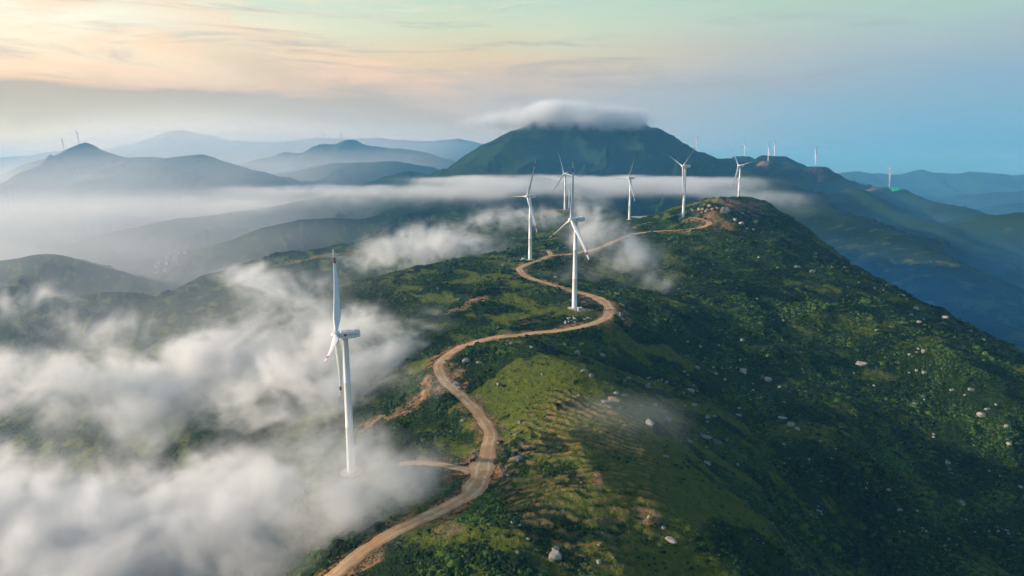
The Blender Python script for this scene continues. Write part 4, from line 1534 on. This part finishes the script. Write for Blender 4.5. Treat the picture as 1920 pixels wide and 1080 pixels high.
# ================================================================ shrubs and scrub on the ridge
def ico(sub):
    import bmesh
    bm = bmesh.new(); bmesh.ops.create_icosphere(bm, subdivisions=sub, radius=1.0)
    v = np.array([q.co[:] for q in bm.verts]); f = np.array([[q.index for q in p.verts] for p in bm.faces]); bm.free()
    return v, f
rs = np.random.RandomState(11)
def cover_fields(x, y):
    g = land_fields(x, y)
    return g
def make_shrubs(name, n, r0, r1, sub, s0, s1, text):
    v0, f0 = ico(sub)
    r = r0 + (r1 - r0) * rs.rand(n); th = R(-42) + R(84) * rs.rand(n)
    x, y = r * np.sin(th), r * np.cos(th)
    soil, grass, terr, rd = cover_fields(x, y)
    clump = fbm(x + 500, y, 26, 4); clump2 = fbm(x - 300, y + 90, 9, 2)
    p = sstep(-0.35, 0.3, clump - 1.7 * grass + 0.22) * 0.97 + 0.05 + 0.3 * np.clip(clump2, 0, 1) * (grass < .9)
    p = p * (1 - np.clip(soil, 0, 1) * .93) * (rd > 1.2)
    tmk = terrace_mask(x, y); fr = terrace_phase(x, y); fr = fr - np.floor(fr)
    p = p * (1 - tmk) + tmk * .75 * sstep(.42, .5, fr) * (1 - sstep(.66, .78, fr)) * (clump2 > -.25)
    keep = rs.rand(n) < p
    pad = np.zeros(n, bool)
    for px, py, z, rad in _PADS: pad |= np.hypot(x - px, y - py) < rad * (0.9 + 0.3 * rs.rand(n))
    keep &= ~pad
    x, y, clump, grass, tmk = x[keep], y[keep], clump[keep], grass[keep], tmk[keep]; m = len(x)
    z = np.empty(m)
    for i in range(0, m, 40000): z[i:i + 40000] = height(x[i:i + 40000], y[i:i + 40000])
    size = (s0 + (s1 - s0) * rs.rand(m) ** 2.2) * (1 + .5 * np.clip(clump, -.5, .8)) * (1 - .35 * grass) * (1 - .35 * tmk)
    size = size * np.where(rs.rand(m) < .035, rs.uniform(1.6, 2.4, m), 1.0)
    a = rs.rand(m) * 2 * np.pi; ca, sa = np.cos(a), np.sin(a)
    ex = size * rs.uniform(.8, 1.4, m); ey = size * rs.uniform(.8, 1.2, m); ez = size * rs.uniform(.45, .85, m)
    jit = 1 + rs.uniform(-.34, .34, (m, len(v0)))
    lx = v0[None, :, 0] * ex[:, None] * jit; ly = v0[None, :, 1] * ey[:, None] * jit; lz = v0[None, :, 2] * ez[:, None] * jit
    V = np.stack([x[:, None] + lx * ca[:, None] - ly * sa[:, None], y[:, None] + lx * sa[:, None] + ly * ca[:, None], (z + CAM_Z + .25 * ez)[:, None] + lz], -1).reshape(-1, 3)
    F = (f0[None] + (np.arange(m) * len(v0))[:, None, None]).reshape(-1, f0.shape[1])
    o = mesh_np(name, V, F, SHRUB, smooth=False)
    tone = np.clip(.5 + .35 * fbm(x, y, 40, 3) * 1.5 + rs.normal(0, .27, m), 0, 1)
    attr(o, 'tone', (np.repeat(tone, len(v0)) + rs.normal(0, .14, m * len(v0))))
    label(o, text, kind='stuff'); print(name, m)
SHRUB, t, b = material('shrub_leaves', rough=0.9, spec=0.15)
tn = t.node('ShaderNodeAttribute', attribute_name='tone').outputs['Fac']
sp_ = t.node('ShaderNodeNewGeometry').outputs['Position']
tn2 = t.math('ADD', tn, t.math('MULTIPLY', t.math('SUBTRACT', t.noise(sp_, 1.6, 2), .5), .7))
t.l.new(t.ramp(tn2, [(0.0, (0.004, 0.013, 0.003)), (.42, (0.012, 0.036, 0.006)), (.72, (0.034, 0.074, 0.010)), (1.0, (0.075, 0.122, 0.018))]), b.inputs['Base Color'])
make_shrubs('shrub_cover', 330000, 185, 560, 1, 0.32, 0.98, 'dense low green shrubs covering the near ridge slopes')
make_shrubs('hillside_scrub', 330000, 540, 1500, 1, 0.5, 1.5, 'dense dark scrub covering the farther ridge slopes')

# ================================================================ boulders
def rock_mesh(name, seed, sub=3):
    v, f = ico(sub); r_ = np.random.RandomState(seed)
    off = r_.rand(3) * 50
    d = 1 + .22 * perlin(v[:, 0] * 1.3 + off[0] + v[:, 2], v[:, 1] * 1.3 + off[1]) + .12 * perlin(v[:, 0] * 3 + off[2], v[:, 2] * 3 + v[:, 1] * 2)
    v = v * d[:, None]
    for k in range(9):                    # flat broken faces
        nrm = r_.normal(0, 1, 3); nrm /= np.linalg.norm(nrm); lim = r_.uniform(.62, .85)
        h = v @ nrm; over = np.clip(h - lim, 0, None); v = v - nrm[None] * (over * .9)[:, None]
    return v * .5 / np.array([np.abs(v[:, 0]).max(), np.abs(v[:, 1]).max(), np.abs(v[:, 2]).max()]), f
STONE = []
for nm_, c1_, c2_ in (('dark_granite', (0.085, 0.090, 0.095), (0.17, 0.17, 0.165)), ('grey_granite', (0.17, 0.165, 0.155), (0.32, 0.30, 0.27)), ('pale_granite', (0.24, 0.22, 0.19), (0.40, 0.37, 0.32)), ('tan_sandstone', (0.22, 0.16, 0.10), (0.38, 0.29, 0.19)), ('white_limestone', (0.36, 0.35, 0.32), (0.56, 0.54, 0.50))):
    m, t, b = material(nm_, rough=0.92, spec=0.15)
    oc = t.node('ShaderNodeTexCoord').outputs['Object']
    n1 = t.noise(oc, 3.2, 5, .65); n2 = t.noise(oc, 11, 4, .7)
    c = t.mix(t.rng(n1, .34, .66), c1_, c2_)
    c = t.mix(t.math('MULTIPLY', t.rng(n2, .56, .70), .6), c, (0.06, 0.062, 0.05))
    t.l.new(c, b.inputs['Base Color'])
    bp = t.node('ShaderNodeBump', inputs={'Strength': 0.7, 'Distance': 0.12, 'Height': t.math('ADD', n1, t.math('MULTIPLY', n2, .5))}); t.l.new(bp.outputs[0], b.inputs['Normal'])
    STONE.append(m)
ROCKS = {}
def rock(seed, mat_i):
    k = (seed, mat_i)
    if k not in ROCKS:
        v, f = rock_mesh('boulder', seed); o = mesh_np('boulder', v, f, STONE[mat_i], smooth=False, link=False); ROCKS[k] = o.data; bpy.data.objects.remove(o)
    return ROCKS[k]
BI = DATA['boulders']
bx = np.array([q[:2] for q in BI['items']]); bz = height(bx[:, 0], bx[:, 1])
for i, (x, y, s, hw, tone, yaw, elo, li) in enumerate(BI['items']):
    lab, grp = BI['labels'][li]
    white = lab.startswith('white block')
    mi = 4 if white else 3 if tone > 1.4 else 2 if tone > .7 else 1 if tone > .25 else 0
    o = bpy.data.objects.new('boulder' if not white else 'stone_block', rock(i % 7, mi)); C.objects.link(o)
    w_ = s / math.sqrt(elo); sc = (w_ * elo, w_, s * hw * 1.05)
    o.scale = sc; o.rotation_euler = (R(rs.uniform(-9, 9)), R(rs.uniform(-9, 9)), R(yaw)); o.location = (x, y, bz[i] + CAM_Z + sc[2] * .17)
    label(o, lab, 'stone block' if white else 'boulder', grp)

# ================================================================ wind turbines
def paint(name, c, rough, streak=True):
    m, t, b = material(name, c, rough, .45)
    oc = t.node('ShaderNodeTexCoord').outputs['Object']
    mp = t.node('ShaderNodeMapping', inputs={0: oc}); mp.inputs['Scale'].default_value = (1.2, 1.2, .06)
    n = t.noise(mp.outputs[0], 1.0, 4, .6)
    t.l.new(t.mix(t.math('MULTIPLY', t.rng(n, .5, .75), .22), c, tuple(q * .72 for q in c)), b.inputs['Base Color'])
    return m
WHITE = paint('turbine_white_paint', (0.80, 0.80, 0.78), .38)
RED = paint('turbine_red_paint', (0.42, 0.07, 0.05), .45)
GREY = paint('weathered_grey_metal', (0.34, 0.35, 0.36), .5)
CONC, t, b = material('concrete', (0.42, 0.41, 0.38), .9); INK, t, b = material('dark_lettering', (0.05, 0.055, 0.075), .6)
HH = 65.0; RAD = 42.0; OVER = 3.8
def blade_mesh(name, link=True):
    m = MB(); N = 14
    st = [(0.0, .92, .92, 0), (.03, .92, .92, 0), (.07, 1.05, .72, 16), (.12, 1.25, .52, 18), (.19, 1.36, .36, 15), (.28, 1.24, .28, 11), (.40, 1.04, .21, 8), (.55, .82, .155, 5), (.70, .64, .11, 3), (.80, .52, .09, 1.5), (.801, .52, .09, 1.5), (.87, .43, .075, 1), (.871, .43, .075, 1), (.93, .34, .06, .5), (.931, .34, .06, .5), (.975, .24, .04, 0), (1.0, .08, .02, 0)]
    rings = []
    for s, ch, thk, tw in st:
        z = 1.3 + s * (RAD - 1.3); a = -R(tw * .4 + 66)
        bend = 1.5 * s * s * s * 1.0
        pts = []
        for j in range(N):
            q = 2 * math.pi * j / N; u = math.cos(q); v = math.sin(q)
            rd_ = min(1, max(0, (s - .03) / .14))
            ch_ = ch * (1 + .22 * rd_)
            cx = u * ch_ + rd_ * .28 * ch_; cyy = v * thk * (1 - rd_ * .62 * max(0, u) ** 1.5 - 0)
            pts.append((cx * math.cos(a) - cyy * math.sin(a), cx * math.sin(a) + cyy * math.cos(a) + bend, z))
        rings.append(pts)
    n0 = len(rings)
    m.rings(rings, True, 0)
    for i, f in enumerate(m.f):
        zz = sum(m.v[k][2] for k in f) / len(f); s = (zz - 1.3) / (RAD - 1.3)
        if .80 <= s < .8705 or s > .97: m.m[i] = 1
    return m.build(name, [WHITE, RED], None, True, link)
def make_turbine():
    root = bpy.data.objects.new('wind_turbine', None); C.objects.link(root); root.empty_display_size = 5
    m = MB(); m.lathe([(2.35, 0), (2.35, .25), (1.88, .3), (1.80, 12), (1.70, 22), (1.74, 22.05), (1.74, 22.3), (1.69, 22.35), (1.48, 43), (1.52, 43.05), (1.52, 43.3), (1.47, 43.35), (1.22, HH - 2.0), (1.34, HH - 1.95), (1.34, HH - 1.6), (1.1, HH - 1.5)], 36)
    m.build('tower', WHITE, root, True)
    m = MB(); m.box((0, -1.90, 1.9), (.95, .16, 2.2)); m.build('door', GREY, root)
    m = MB(); m.lathe([(5.0, -1.5), (5.0, .12), (4.8, .2), (2.6, .35)], 36); m.build('foundation', CONC, root)
    # local +Y is the direction of the rotor axis (upwind)
    m = MB()
    secs = [(2.1, 1.25, 1.35, -.0), (1.6, 1.5, 1.6, 0), (-1, 1.62, 1.72, .02), (-4.2, 1.55, 1.60, .10), (-6.1, 1.38, 1.32, .24), (-6.5, 1.2, 1.1, .28)]
    rings = []
    for yy, hw_, hh_, dz in secs:
        c_ = .38
        rings.append([(px_, yy, HH + dz + pz_) for px_, pz_ in ((-hw_ + c_, -hh_), (hw_ - c_, -hh_), (hw_, -hh_ + c_), (hw_, hh_ - c_), (hw_ - c_, hh_), (-hw_ + c_, hh_), (-hw_, hh_ - c_), (-hw_, -hh_ + c_))])
    m.rings(rings); nac = m.build('nacelle', WHITE, root, False)
    m = MB(); m.box((0, -4.9, HH + 1.80), (2.0, 2.2, .42), bev=.08); m.build('cooler', WHITE, nac)
    m = MB(); m.box((0, -1.6, HH + 1.84), (1.1, 1.6, .32), bev=.06); m.build('hatch', WHITE, nac)
    m = MB(); m.box((.5, -6.0, HH + 2.1), (.07, .07, 1.5)); m.box((-.5, -6.0, HH + 2.1), (.07, .07, 1.5)); m.box((0, -6.0, HH + 2.8), (1.3, .06, .06)); m.box((.5, -5.85, HH + 2.92), (.06, .5, .16)); m.build('wind_vane', GREY, nac)
    for sx in (-1, 1):
        m = MB(); N = 14; rr_ = .62
        ring = lambda r, x_: [(x_, -.2 + r * math.cos(2 * math.pi * j / N), HH + .05 + r * math.sin(2 * math.pi * j / N)) for j in range(N)]
        m.rings([ring(rr_, sx * 1.60), ring(rr_, sx * 1.70)], True)
        m.build('red_emblem', RED, nac)
        m = MB(); q = random.Random(5)
        for k in range(11):                # a row of small dark characters, too fine to read from here
            y0 = -1.0 - k * .45
            for dy, dz_, ly, lz in ((0, .17, .34, .055), (0, -.02, .36, .05), (0, -.2, .30, .055), (-.13, 0, .05, .42), (.13, -.03, .05, .36)):
                if q.random() < .8: m.box((sx * 1.66, y0 + dy * sx, HH + .16 + dz_), (.06 + .01 * abs(dy), ly * .8, lz))
        m.build('lettering', INK, nac)
    # hub: a nose cone on the axis, with the three blades
    hub = MB(); prof = [(1.45, -1.5), (1.62, -.9), (1.66, .3), (1.45, 1.1), (.95, 1.75), (.35, 2.1), (.05, 2.15)]
    n = 24
    hub.rings([[(r * math.cos(2 * math.pi * j / n), z, r * math.sin(2 * math.pi * j / n)) for j in range(n)] for r, z in prof])
    h = hub.build('hub', WHITE, root, True); h.location = (0, OVER, HH)
    for k in range(3):
        b_ = blade_mesh('blade', True) if k == 0 else None
        if k == 0: b0 = b_
        else:
            b_ = b0.copy(); C.objects.link(b_)
        b_.parent = root; b_.location = (0, OVER, HH)
    return root
proto = make_turbine()
def copy_tree(o, parent=None):
    c = o.copy(); C.objects.link(c); c.parent = parent
    for ch in o.children: copy_tree(ch, c)
    return c
LAB = {
 'a': 'nearest and largest white wind turbine, its foot lost in mist left of the road',
 'b': 'white wind turbine standing inside the dirt road loop at the centre',
 'c': 'white wind turbine beside the road fork, one blade level to the left',
 'd': 'white wind turbine on the rocky hilltop with the orange earth cut',
 'e': 'white wind turbine behind the pond, its hub crossed by the thin cloud layer',
 'f': 'white wind turbine on a bare earth pad behind the loop turbine, hub in cloud',
 'g': 'small white wind turbine just right of the bare pad one, in the cloud layer',
 'h': 'white wind turbine on the pale pad behind the rocky hilltop, blades spread',
 'i': 'white wind turbine half hidden directly behind the one on the pale pad',
 'j': 'tiny wind turbine rising from behind the right flank of the flat-topped mountain',
 'k': 'thin distant wind turbine on the skyline directly above the rocky hilltop turbine',
 'l': 'faint distant wind turbine on the small knob with a pale scar',
 'm': 'distant wind turbine on the reddish bare pad of the skyline hill',
 'n': 'distant wind turbine overlapped by the one on the reddish pad',
 'o': 'distant wind turbine at the very top of the skyline hill with the reddish pad',
 'p': 'distant wind turbine edge-on above the terraced pink scar of the right ridge',
 'q': 'distant wind turbine over the bright green netting on the right ridge',
 'r': 'faint wind turbine on the left shoulder of the pointed hazy mountain',
 's': 'faint wind turbine just left of the summit of the pointed hazy mountain',
 't': 'very faint wind turbine at the far left above the hazy slope',
 'u': 'faint white wind turbine under the summit of the hazy middle mountain',
 'v': 'faint white wind turbine left of the summit of the hazy middle mountain',
 'w': 'faint white wind turbine on the low left hump of the hazy middle mountain',
 'x': 'faint white wind turbine on the right shoulder of the hazy middle mountain',
 'y': 'faint white wind turbine between the summit and the right shoulder of the hazy middle mountain',
}
tx = np.array([[q[1], q[2]] for q in DATA['turbines']]); tz = height(tx[:, 0], tx[:, 1])
TUR = {}
for i, (n, x, y, z, yaw, ph) in enumerate(DATA['turbines']):
    o = proto if i == 0 else copy_tree(proto)
    base = z if n in 'abcdefhq' else tz[i] if n not in 'j' else min(z, tz[i])
    o.location = (x, y, base + CAM_Z); o.rotation_euler = (0, 0, -yaw)
    bl = [c for c in o.children if c.name.startswith('blade')]
    for k, b_ in enumerate(bl): b_.rotation_euler = (0, ph + k * 2 * math.pi / 3, 0)
    label(o, LAB[n], 'wind turbine', 'wind turbines along the mountain ridges'); TUR[n] = o
    print('turbine', n, round(z, 1), round(float(tz[i]), 1))
# transformer cabins at the foot of two turbines
FENCE, t, b = material('galvanised_fence', (0.5, 0.5, 0.48), .5)
def cabin(x, y, yaw, text):
    z = float(height(np.array([x]), np.array([y]))[0]) + CAM_Z
    r_ = bpy.data.objects.new('transformer_cabin', None); C.objects.link(r_); r_.location = (x, y, z); r_.rotation_euler = (0, 0, yaw)
    m = MB(); m.box((0, 0, .1), (3.4, 2.8, .4)); m.build('plinth', CONC, r_)
    m = MB(); m.box((0, 0, 1.45), (2.8, 2.2, 2.3), bev=.05); c_ = m.build('cabinet', WHITE, r_)
    m = MB()
    m.rings([[(-1.6, -1.3, 2.6), (1.6, -1.3, 2.6), (1.6, 1.3, 2.6), (-1.6, 1.3, 2.6)], [(-1.5, -.1, 3.0), (1.5, -.1, 3.0), (1.5, .1, 3.0), (-1.5, .1, 3.0)]]); m.build('roof', WHITE, r_)
    for sx in (-.68, .68):
        m = MB(); m.box((sx, -1.12, 1.4), (1.2, .05, 1.9)); m.build('door', GREY, r_)
    m = MB()
    for i in range(-3, 4):
        for yy in (-2.6, 2.6): m.box((i * 1.1, yy, .8), (.09, .09, 1.8))
        for xx in (-3.3, 3.3): m.box((xx, i * .86, .8), (.09, .09, 1.8))
    for zz in (.6, 1.55):
        for yy in (-2.6, 2.6): m.box((0, yy, zz), (6.6, .06, .06))
        for xx in (-3.3, 3.3): m.box((xx, 0, zz), (.06, 5.2, .06))
    m.build('railing', FENCE, r_)
    label(r_, text, 'transformer')
cabin(TUR['b'].location.x + 3.0, TUR['b'].location.y - 9.5, .1, 'white transformer cabin in front of the turbine inside the road loop')
cabin(TUR['c'].location.x - 7, TUR['c'].location.y - 6, .3, 'white transformer cabin left of the foot of the turbine by the road fork')

# ================================================================ pond, netting, village
def drape(name, poly_w, poly_h, cx, cy, yaw, lift, mat, nx=14, ny=10, flat=None):
    u = np.linspace(-.5, .5, nx); v = np.linspace(-.5, .5, ny); U, V_ = np.meshgrid(u, v)
    wob_ = 1 + .1 * fbm(U * 9 + cx, V_ * 9, 3, 2)
    px = U * poly_w * wob_; py = V_ * poly_h * wob_
    X_ = cx + px * math.cos(yaw) - py * math.sin(yaw); Y_ = cy + px * math.sin(yaw) + py * math.cos(yaw)
    Z_ = height(X_, Y_) + lift if flat is None else np.full(X_.shape, flat)
    I = np.arange(nx * ny).reshape(ny, nx); F = np.stack([I[:-1, :-1], I[:-1, 1:], I[1:, 1:], I[1:, :-1]], -1).reshape(-1, 4)
    return mesh_np(name, np.stack([X_, Y_, Z_ + CAM_Z], -1).reshape(-1, 3), F, mat)
WATER, t, b = material('pond_water', (0.05, 0.08, 0.09), .06, .6)
px_, py_, pz_, pw, phh = DATA['pond']
o = drape('pond', pw, phh, px_, py_, .2, 0, WATER, flat=pz_ + .3); label(o, kind='structure')
NET, t, b = material('green_netting', (0.02, 0.42, 0.22), .7)
q_ = TUR['q'].location
o = drape('erosion_netting', 46, 60, q_.x + 2, q_.y - 34, 0, 1.2, NET); label(o, 'bright green netting draped on the cut slope below the distant right turbine', 'netting')
WALL = [material('house_wall_white', (0.62, 0.62, 0.60), .8)[0], material('house_wall_cream', (0.5, 0.47, 0.40), .8)[0]]
ROOF = [material('house_roof_slate', (0.16, 0.18, 0.22), .7)[0], material('house_roof_clay', (0.30, 0.16, 0.11), .8)[0]]
GLASS = material('window_glass', (0.04, 0.05, 0.06), .2)[0]
vr = random.Random(9); k = 0
pp = []
while len(pp) < 15:
    a_, b2_ = vr.uniform(-34, 34), vr.uniform(-60, 60)
    if all(math.hypot(a_ - c_[0], (b2_ - c_[1])) > 16 for c_ in pp): pp.append((a_, b2_))
wx_, wy_ = DATA['village']
for k, (a_, b2_) in enumerate(pp):
    x, y = wx_ + a_, wy_ + b2_; z = float(height(np.array([x]), np.array([y]))[0]) + CAM_Z
    r_ = bpy.data.objects.new('house', None); C.objects.link(r_); r_.location = (x, y, z - .5); r_.rotation_euler = (0, 0, vr.uniform(-.4, .4))
    W_, D_, H_ = vr.uniform(8, 13), vr.uniform(7, 9), vr.choice([4, 7, 10])
    m = MB(); m.box((0, 0, H_ / 2), (W_, D_, H_)); m.build('wall', WALL[k % 2], r_)
    m = MB(); m.rings([[(-W_ / 2 - .5, -D_ / 2 - .5, H_ + .01), (W_ / 2 + .5, -D_ / 2 - .5, H_ + .01), (W_ / 2 + .5, D_ / 2 + .5, H_ + .01), (-W_ / 2 - .5, D_ / 2 + .5, H_ + .01)], [(-W_ / 2 + .5, -.1, H_ + 2.2), (W_ / 2 - .5, -.1, H_ + 2.2), (W_ / 2 - .5, .1, H_ + 2.2), (-W_ / 2 + .5, .1, H_ + 2.2)]]); m.build('roof', ROOF[k % 2], r_)
    for f_ in range(int(H_ // 3)):
        for sx in (-.28, .28):
            m = MB(); m.box((sx * W_, -D_ / 2 - .02, 1.8 + f_ * 3), (1.5, .1, 1.4)); m.build('window', GLASS, r_)
    label(r_, 'small pale house packed into the hazy valley village', 'house', 'houses of the village in the left valley')
# ================================================================ air: haze, cloud and mist
def volume_material(name, color, density, aniso, absorb=None, use_grid=False):
    m = bpy.data.materials.new(name); m.use_nodes = True; t = NT(m.node_tree); t.n.clear()
    v = t.node('ShaderNodeVolumePrincipled')
    v.inputs['Color'].default_value = (*color, 1); v.inputs['Density'].default_value = density; v.inputs['Anisotropy'].default_value = aniso
    v.inputs['Absorption Color'].default_value = (*(absorb or (1, 1, 1)), 1)
    if not use_grid: v.inputs['Density Attribute'].default_value = ''
    t.l.new(v.outputs[0], t.node('ShaderNodeOutputMaterial').inputs['Volume'])
    return m
hz = MB(); hz.box((0, 6000, -245 + CAM_Z), (44000, 40000, 890))
haze = hz.build('haze', volume_material('haze_air', HAZE_COLOR, HAZE_DENS, 0.08, (0.3, 0.3, 0.3))); label(haze, kind='stuff')
def fog_object(fd, mat):
    """a bank of cloud: a voxel grid filled by a field of soft ellipsoids eroded by noise"""
    B = np.array(fd['blobs'])
    lo = (B[:, :3] - B[:, 3:6] * 1.15).min(0); hi = (B[:, :3] + B[:, 3:6] * 1.15).max(0)
    lo[2] += CAM_Z; hi[2] += CAM_Z
    res = np.maximum(4, np.ceil((hi - lo) / (fd['vox'] * np.array([1, 1, 0.6]))).astype(int))
    me = bpy.data.meshes.new(fd['name']); o = bpy.data.objects.new(fd['name'], me); C.objects.link(o)
    tree = bpy.data.node_groups.new(fd['name'] + '_field', 'GeometryNodeTree')
    tree.interface.new_socket('Geometry', in_out='OUTPUT', socket_type='NodeSocketGeometry')
    g = NT(tree); out = g.node('NodeGroupOutput')
    pos = g.node('GeometryNodeInputPosition').outputs[0]
    st = fd['stretch']
    wv = g.vmath('MULTIPLY', pos, tuple(1 / (fd['ns'] * st_) if i < 2 else st[2] / fd['ns'] for i, st_ in enumerate(st)))
    warp = g.node('ShaderNodeTexNoise', inputs={'Vector': wv}); warp.inputs['Scale'].default_value = 0.8; warp.inputs['Detail'].default_value = 2
    wc = g.vmath('SUBTRACT', warp.outputs['Color'], (0.5, 0.5, 0.5))
    wv2 = g.vmath('ADD', wv, g.vmath('MULTIPLY', wc, (1.5, 1.5, 1.5)))
    n = g.noise(wv2, 1.0, 5, 0.6, 0.0)
    n2 = g.noise(g.vmath('ADD', g.vmath('MULTIPLY', wv, (3.3, 3.3, 3.3)), g.vmath('MULTIPLY', wc, (4.5, 4.5, 4.5))), 1.0, 7, 0.72, 0.0)
    n = g.math('ADD', g.math('MULTIPLY', n, 0.5), g.math('MULTIPLY', n2, 0.5))
    pw = g.vmath('ADD', pos, g.vmath('MULTIPLY', wc, (fd['ns'] * .7, fd['ns'] * .7, fd['ns'] * .25 / st[2])))
    tot = None
    for bx, by, bz, rx, ry, rz, s in fd['blobs']:
        d = g.vmath('LENGTH', g.vmath('DIVIDE', g.vmath('SUBTRACT', pw, (bx, by, bz + CAM_Z)), (rx, ry, rz)))
        e = g.rng(d, 1.0, 0.0, 0.0, s)
        if fd['slab']:                      # a flat sheet: crisp top, soft underside
            q3 = g.node('ShaderNodeSeparateXYZ', inputs={0: g.vmath('DIVIDE', g.vmath('SUBTRACT', pw, (bx, by, bz + CAM_Z)), (rx, ry, rz))}).outputs
            dh = g.math('SQRT', g.math('ADD', g.math('MULTIPLY', q3[0], q3[0]), g.math('MULTIPLY', q3[1], q3[1])))
            e = g.math('MULTIPLY', g.rng(dh, 1.0, .35, 0.0, s), g.math('MULTIPLY', g.rng(q3[2], 1.0, .7), g.rng(q3[2], -1.3, .8)))
        tot = e if tot is None else g.math('MAXIMUM', tot, e) if s < 0 else g.math('ADD', tot, e)
    tot = g.math('MINIMUM', tot, 1.3)
    # dense where the field is strong, torn where it is weak
    k = g.math('ADD', g.math('MULTIPLY', g.math('SUBTRACT', n, fd['th']), fd['gain']), g.math('SUBTRACT', g.math('MULTIPLY', tot, 1.3), 0.6))
    den = g.math('MULTIPLY', g.rng(k, -0.25, 1.5, kind='LINEAR'), g.rng(tot, 0.0, .9))
    den = g.math('MULTIPLY', den, g.math('ADD', den, 0.12))
    vc = g.node('GeometryNodeVolumeCube', inputs={'Density': den, 'Background': 0.0, 'Min': tuple(lo), 'Max': tuple(hi), 'Resolution X': int(res[0]), 'Resolution Y': int(res[1]), 'Resolution Z': int(res[2])})
    sm = g.node('GeometryNodeSetMaterial', inputs={0: vc.outputs[0]}); sm.inputs['Material'].default_value = mat
    g.l.new(sm.outputs[0], out.inputs[0])
    me.materials.append(mat)
    md = o.modifiers.new('field', 'NODES'); md.node_group = tree
    print(fd['name'], res, res.prod() / 1e6, 'M voxels')
    label(o, kind='stuff')
    return o
for fd in DATA['fogs']:
    fog_object(fd, volume_material(fd['name'] + '_air', fd['color'], fd['dens'], FOG_G, fd['absorb'], use_grid=True))
#@REST@
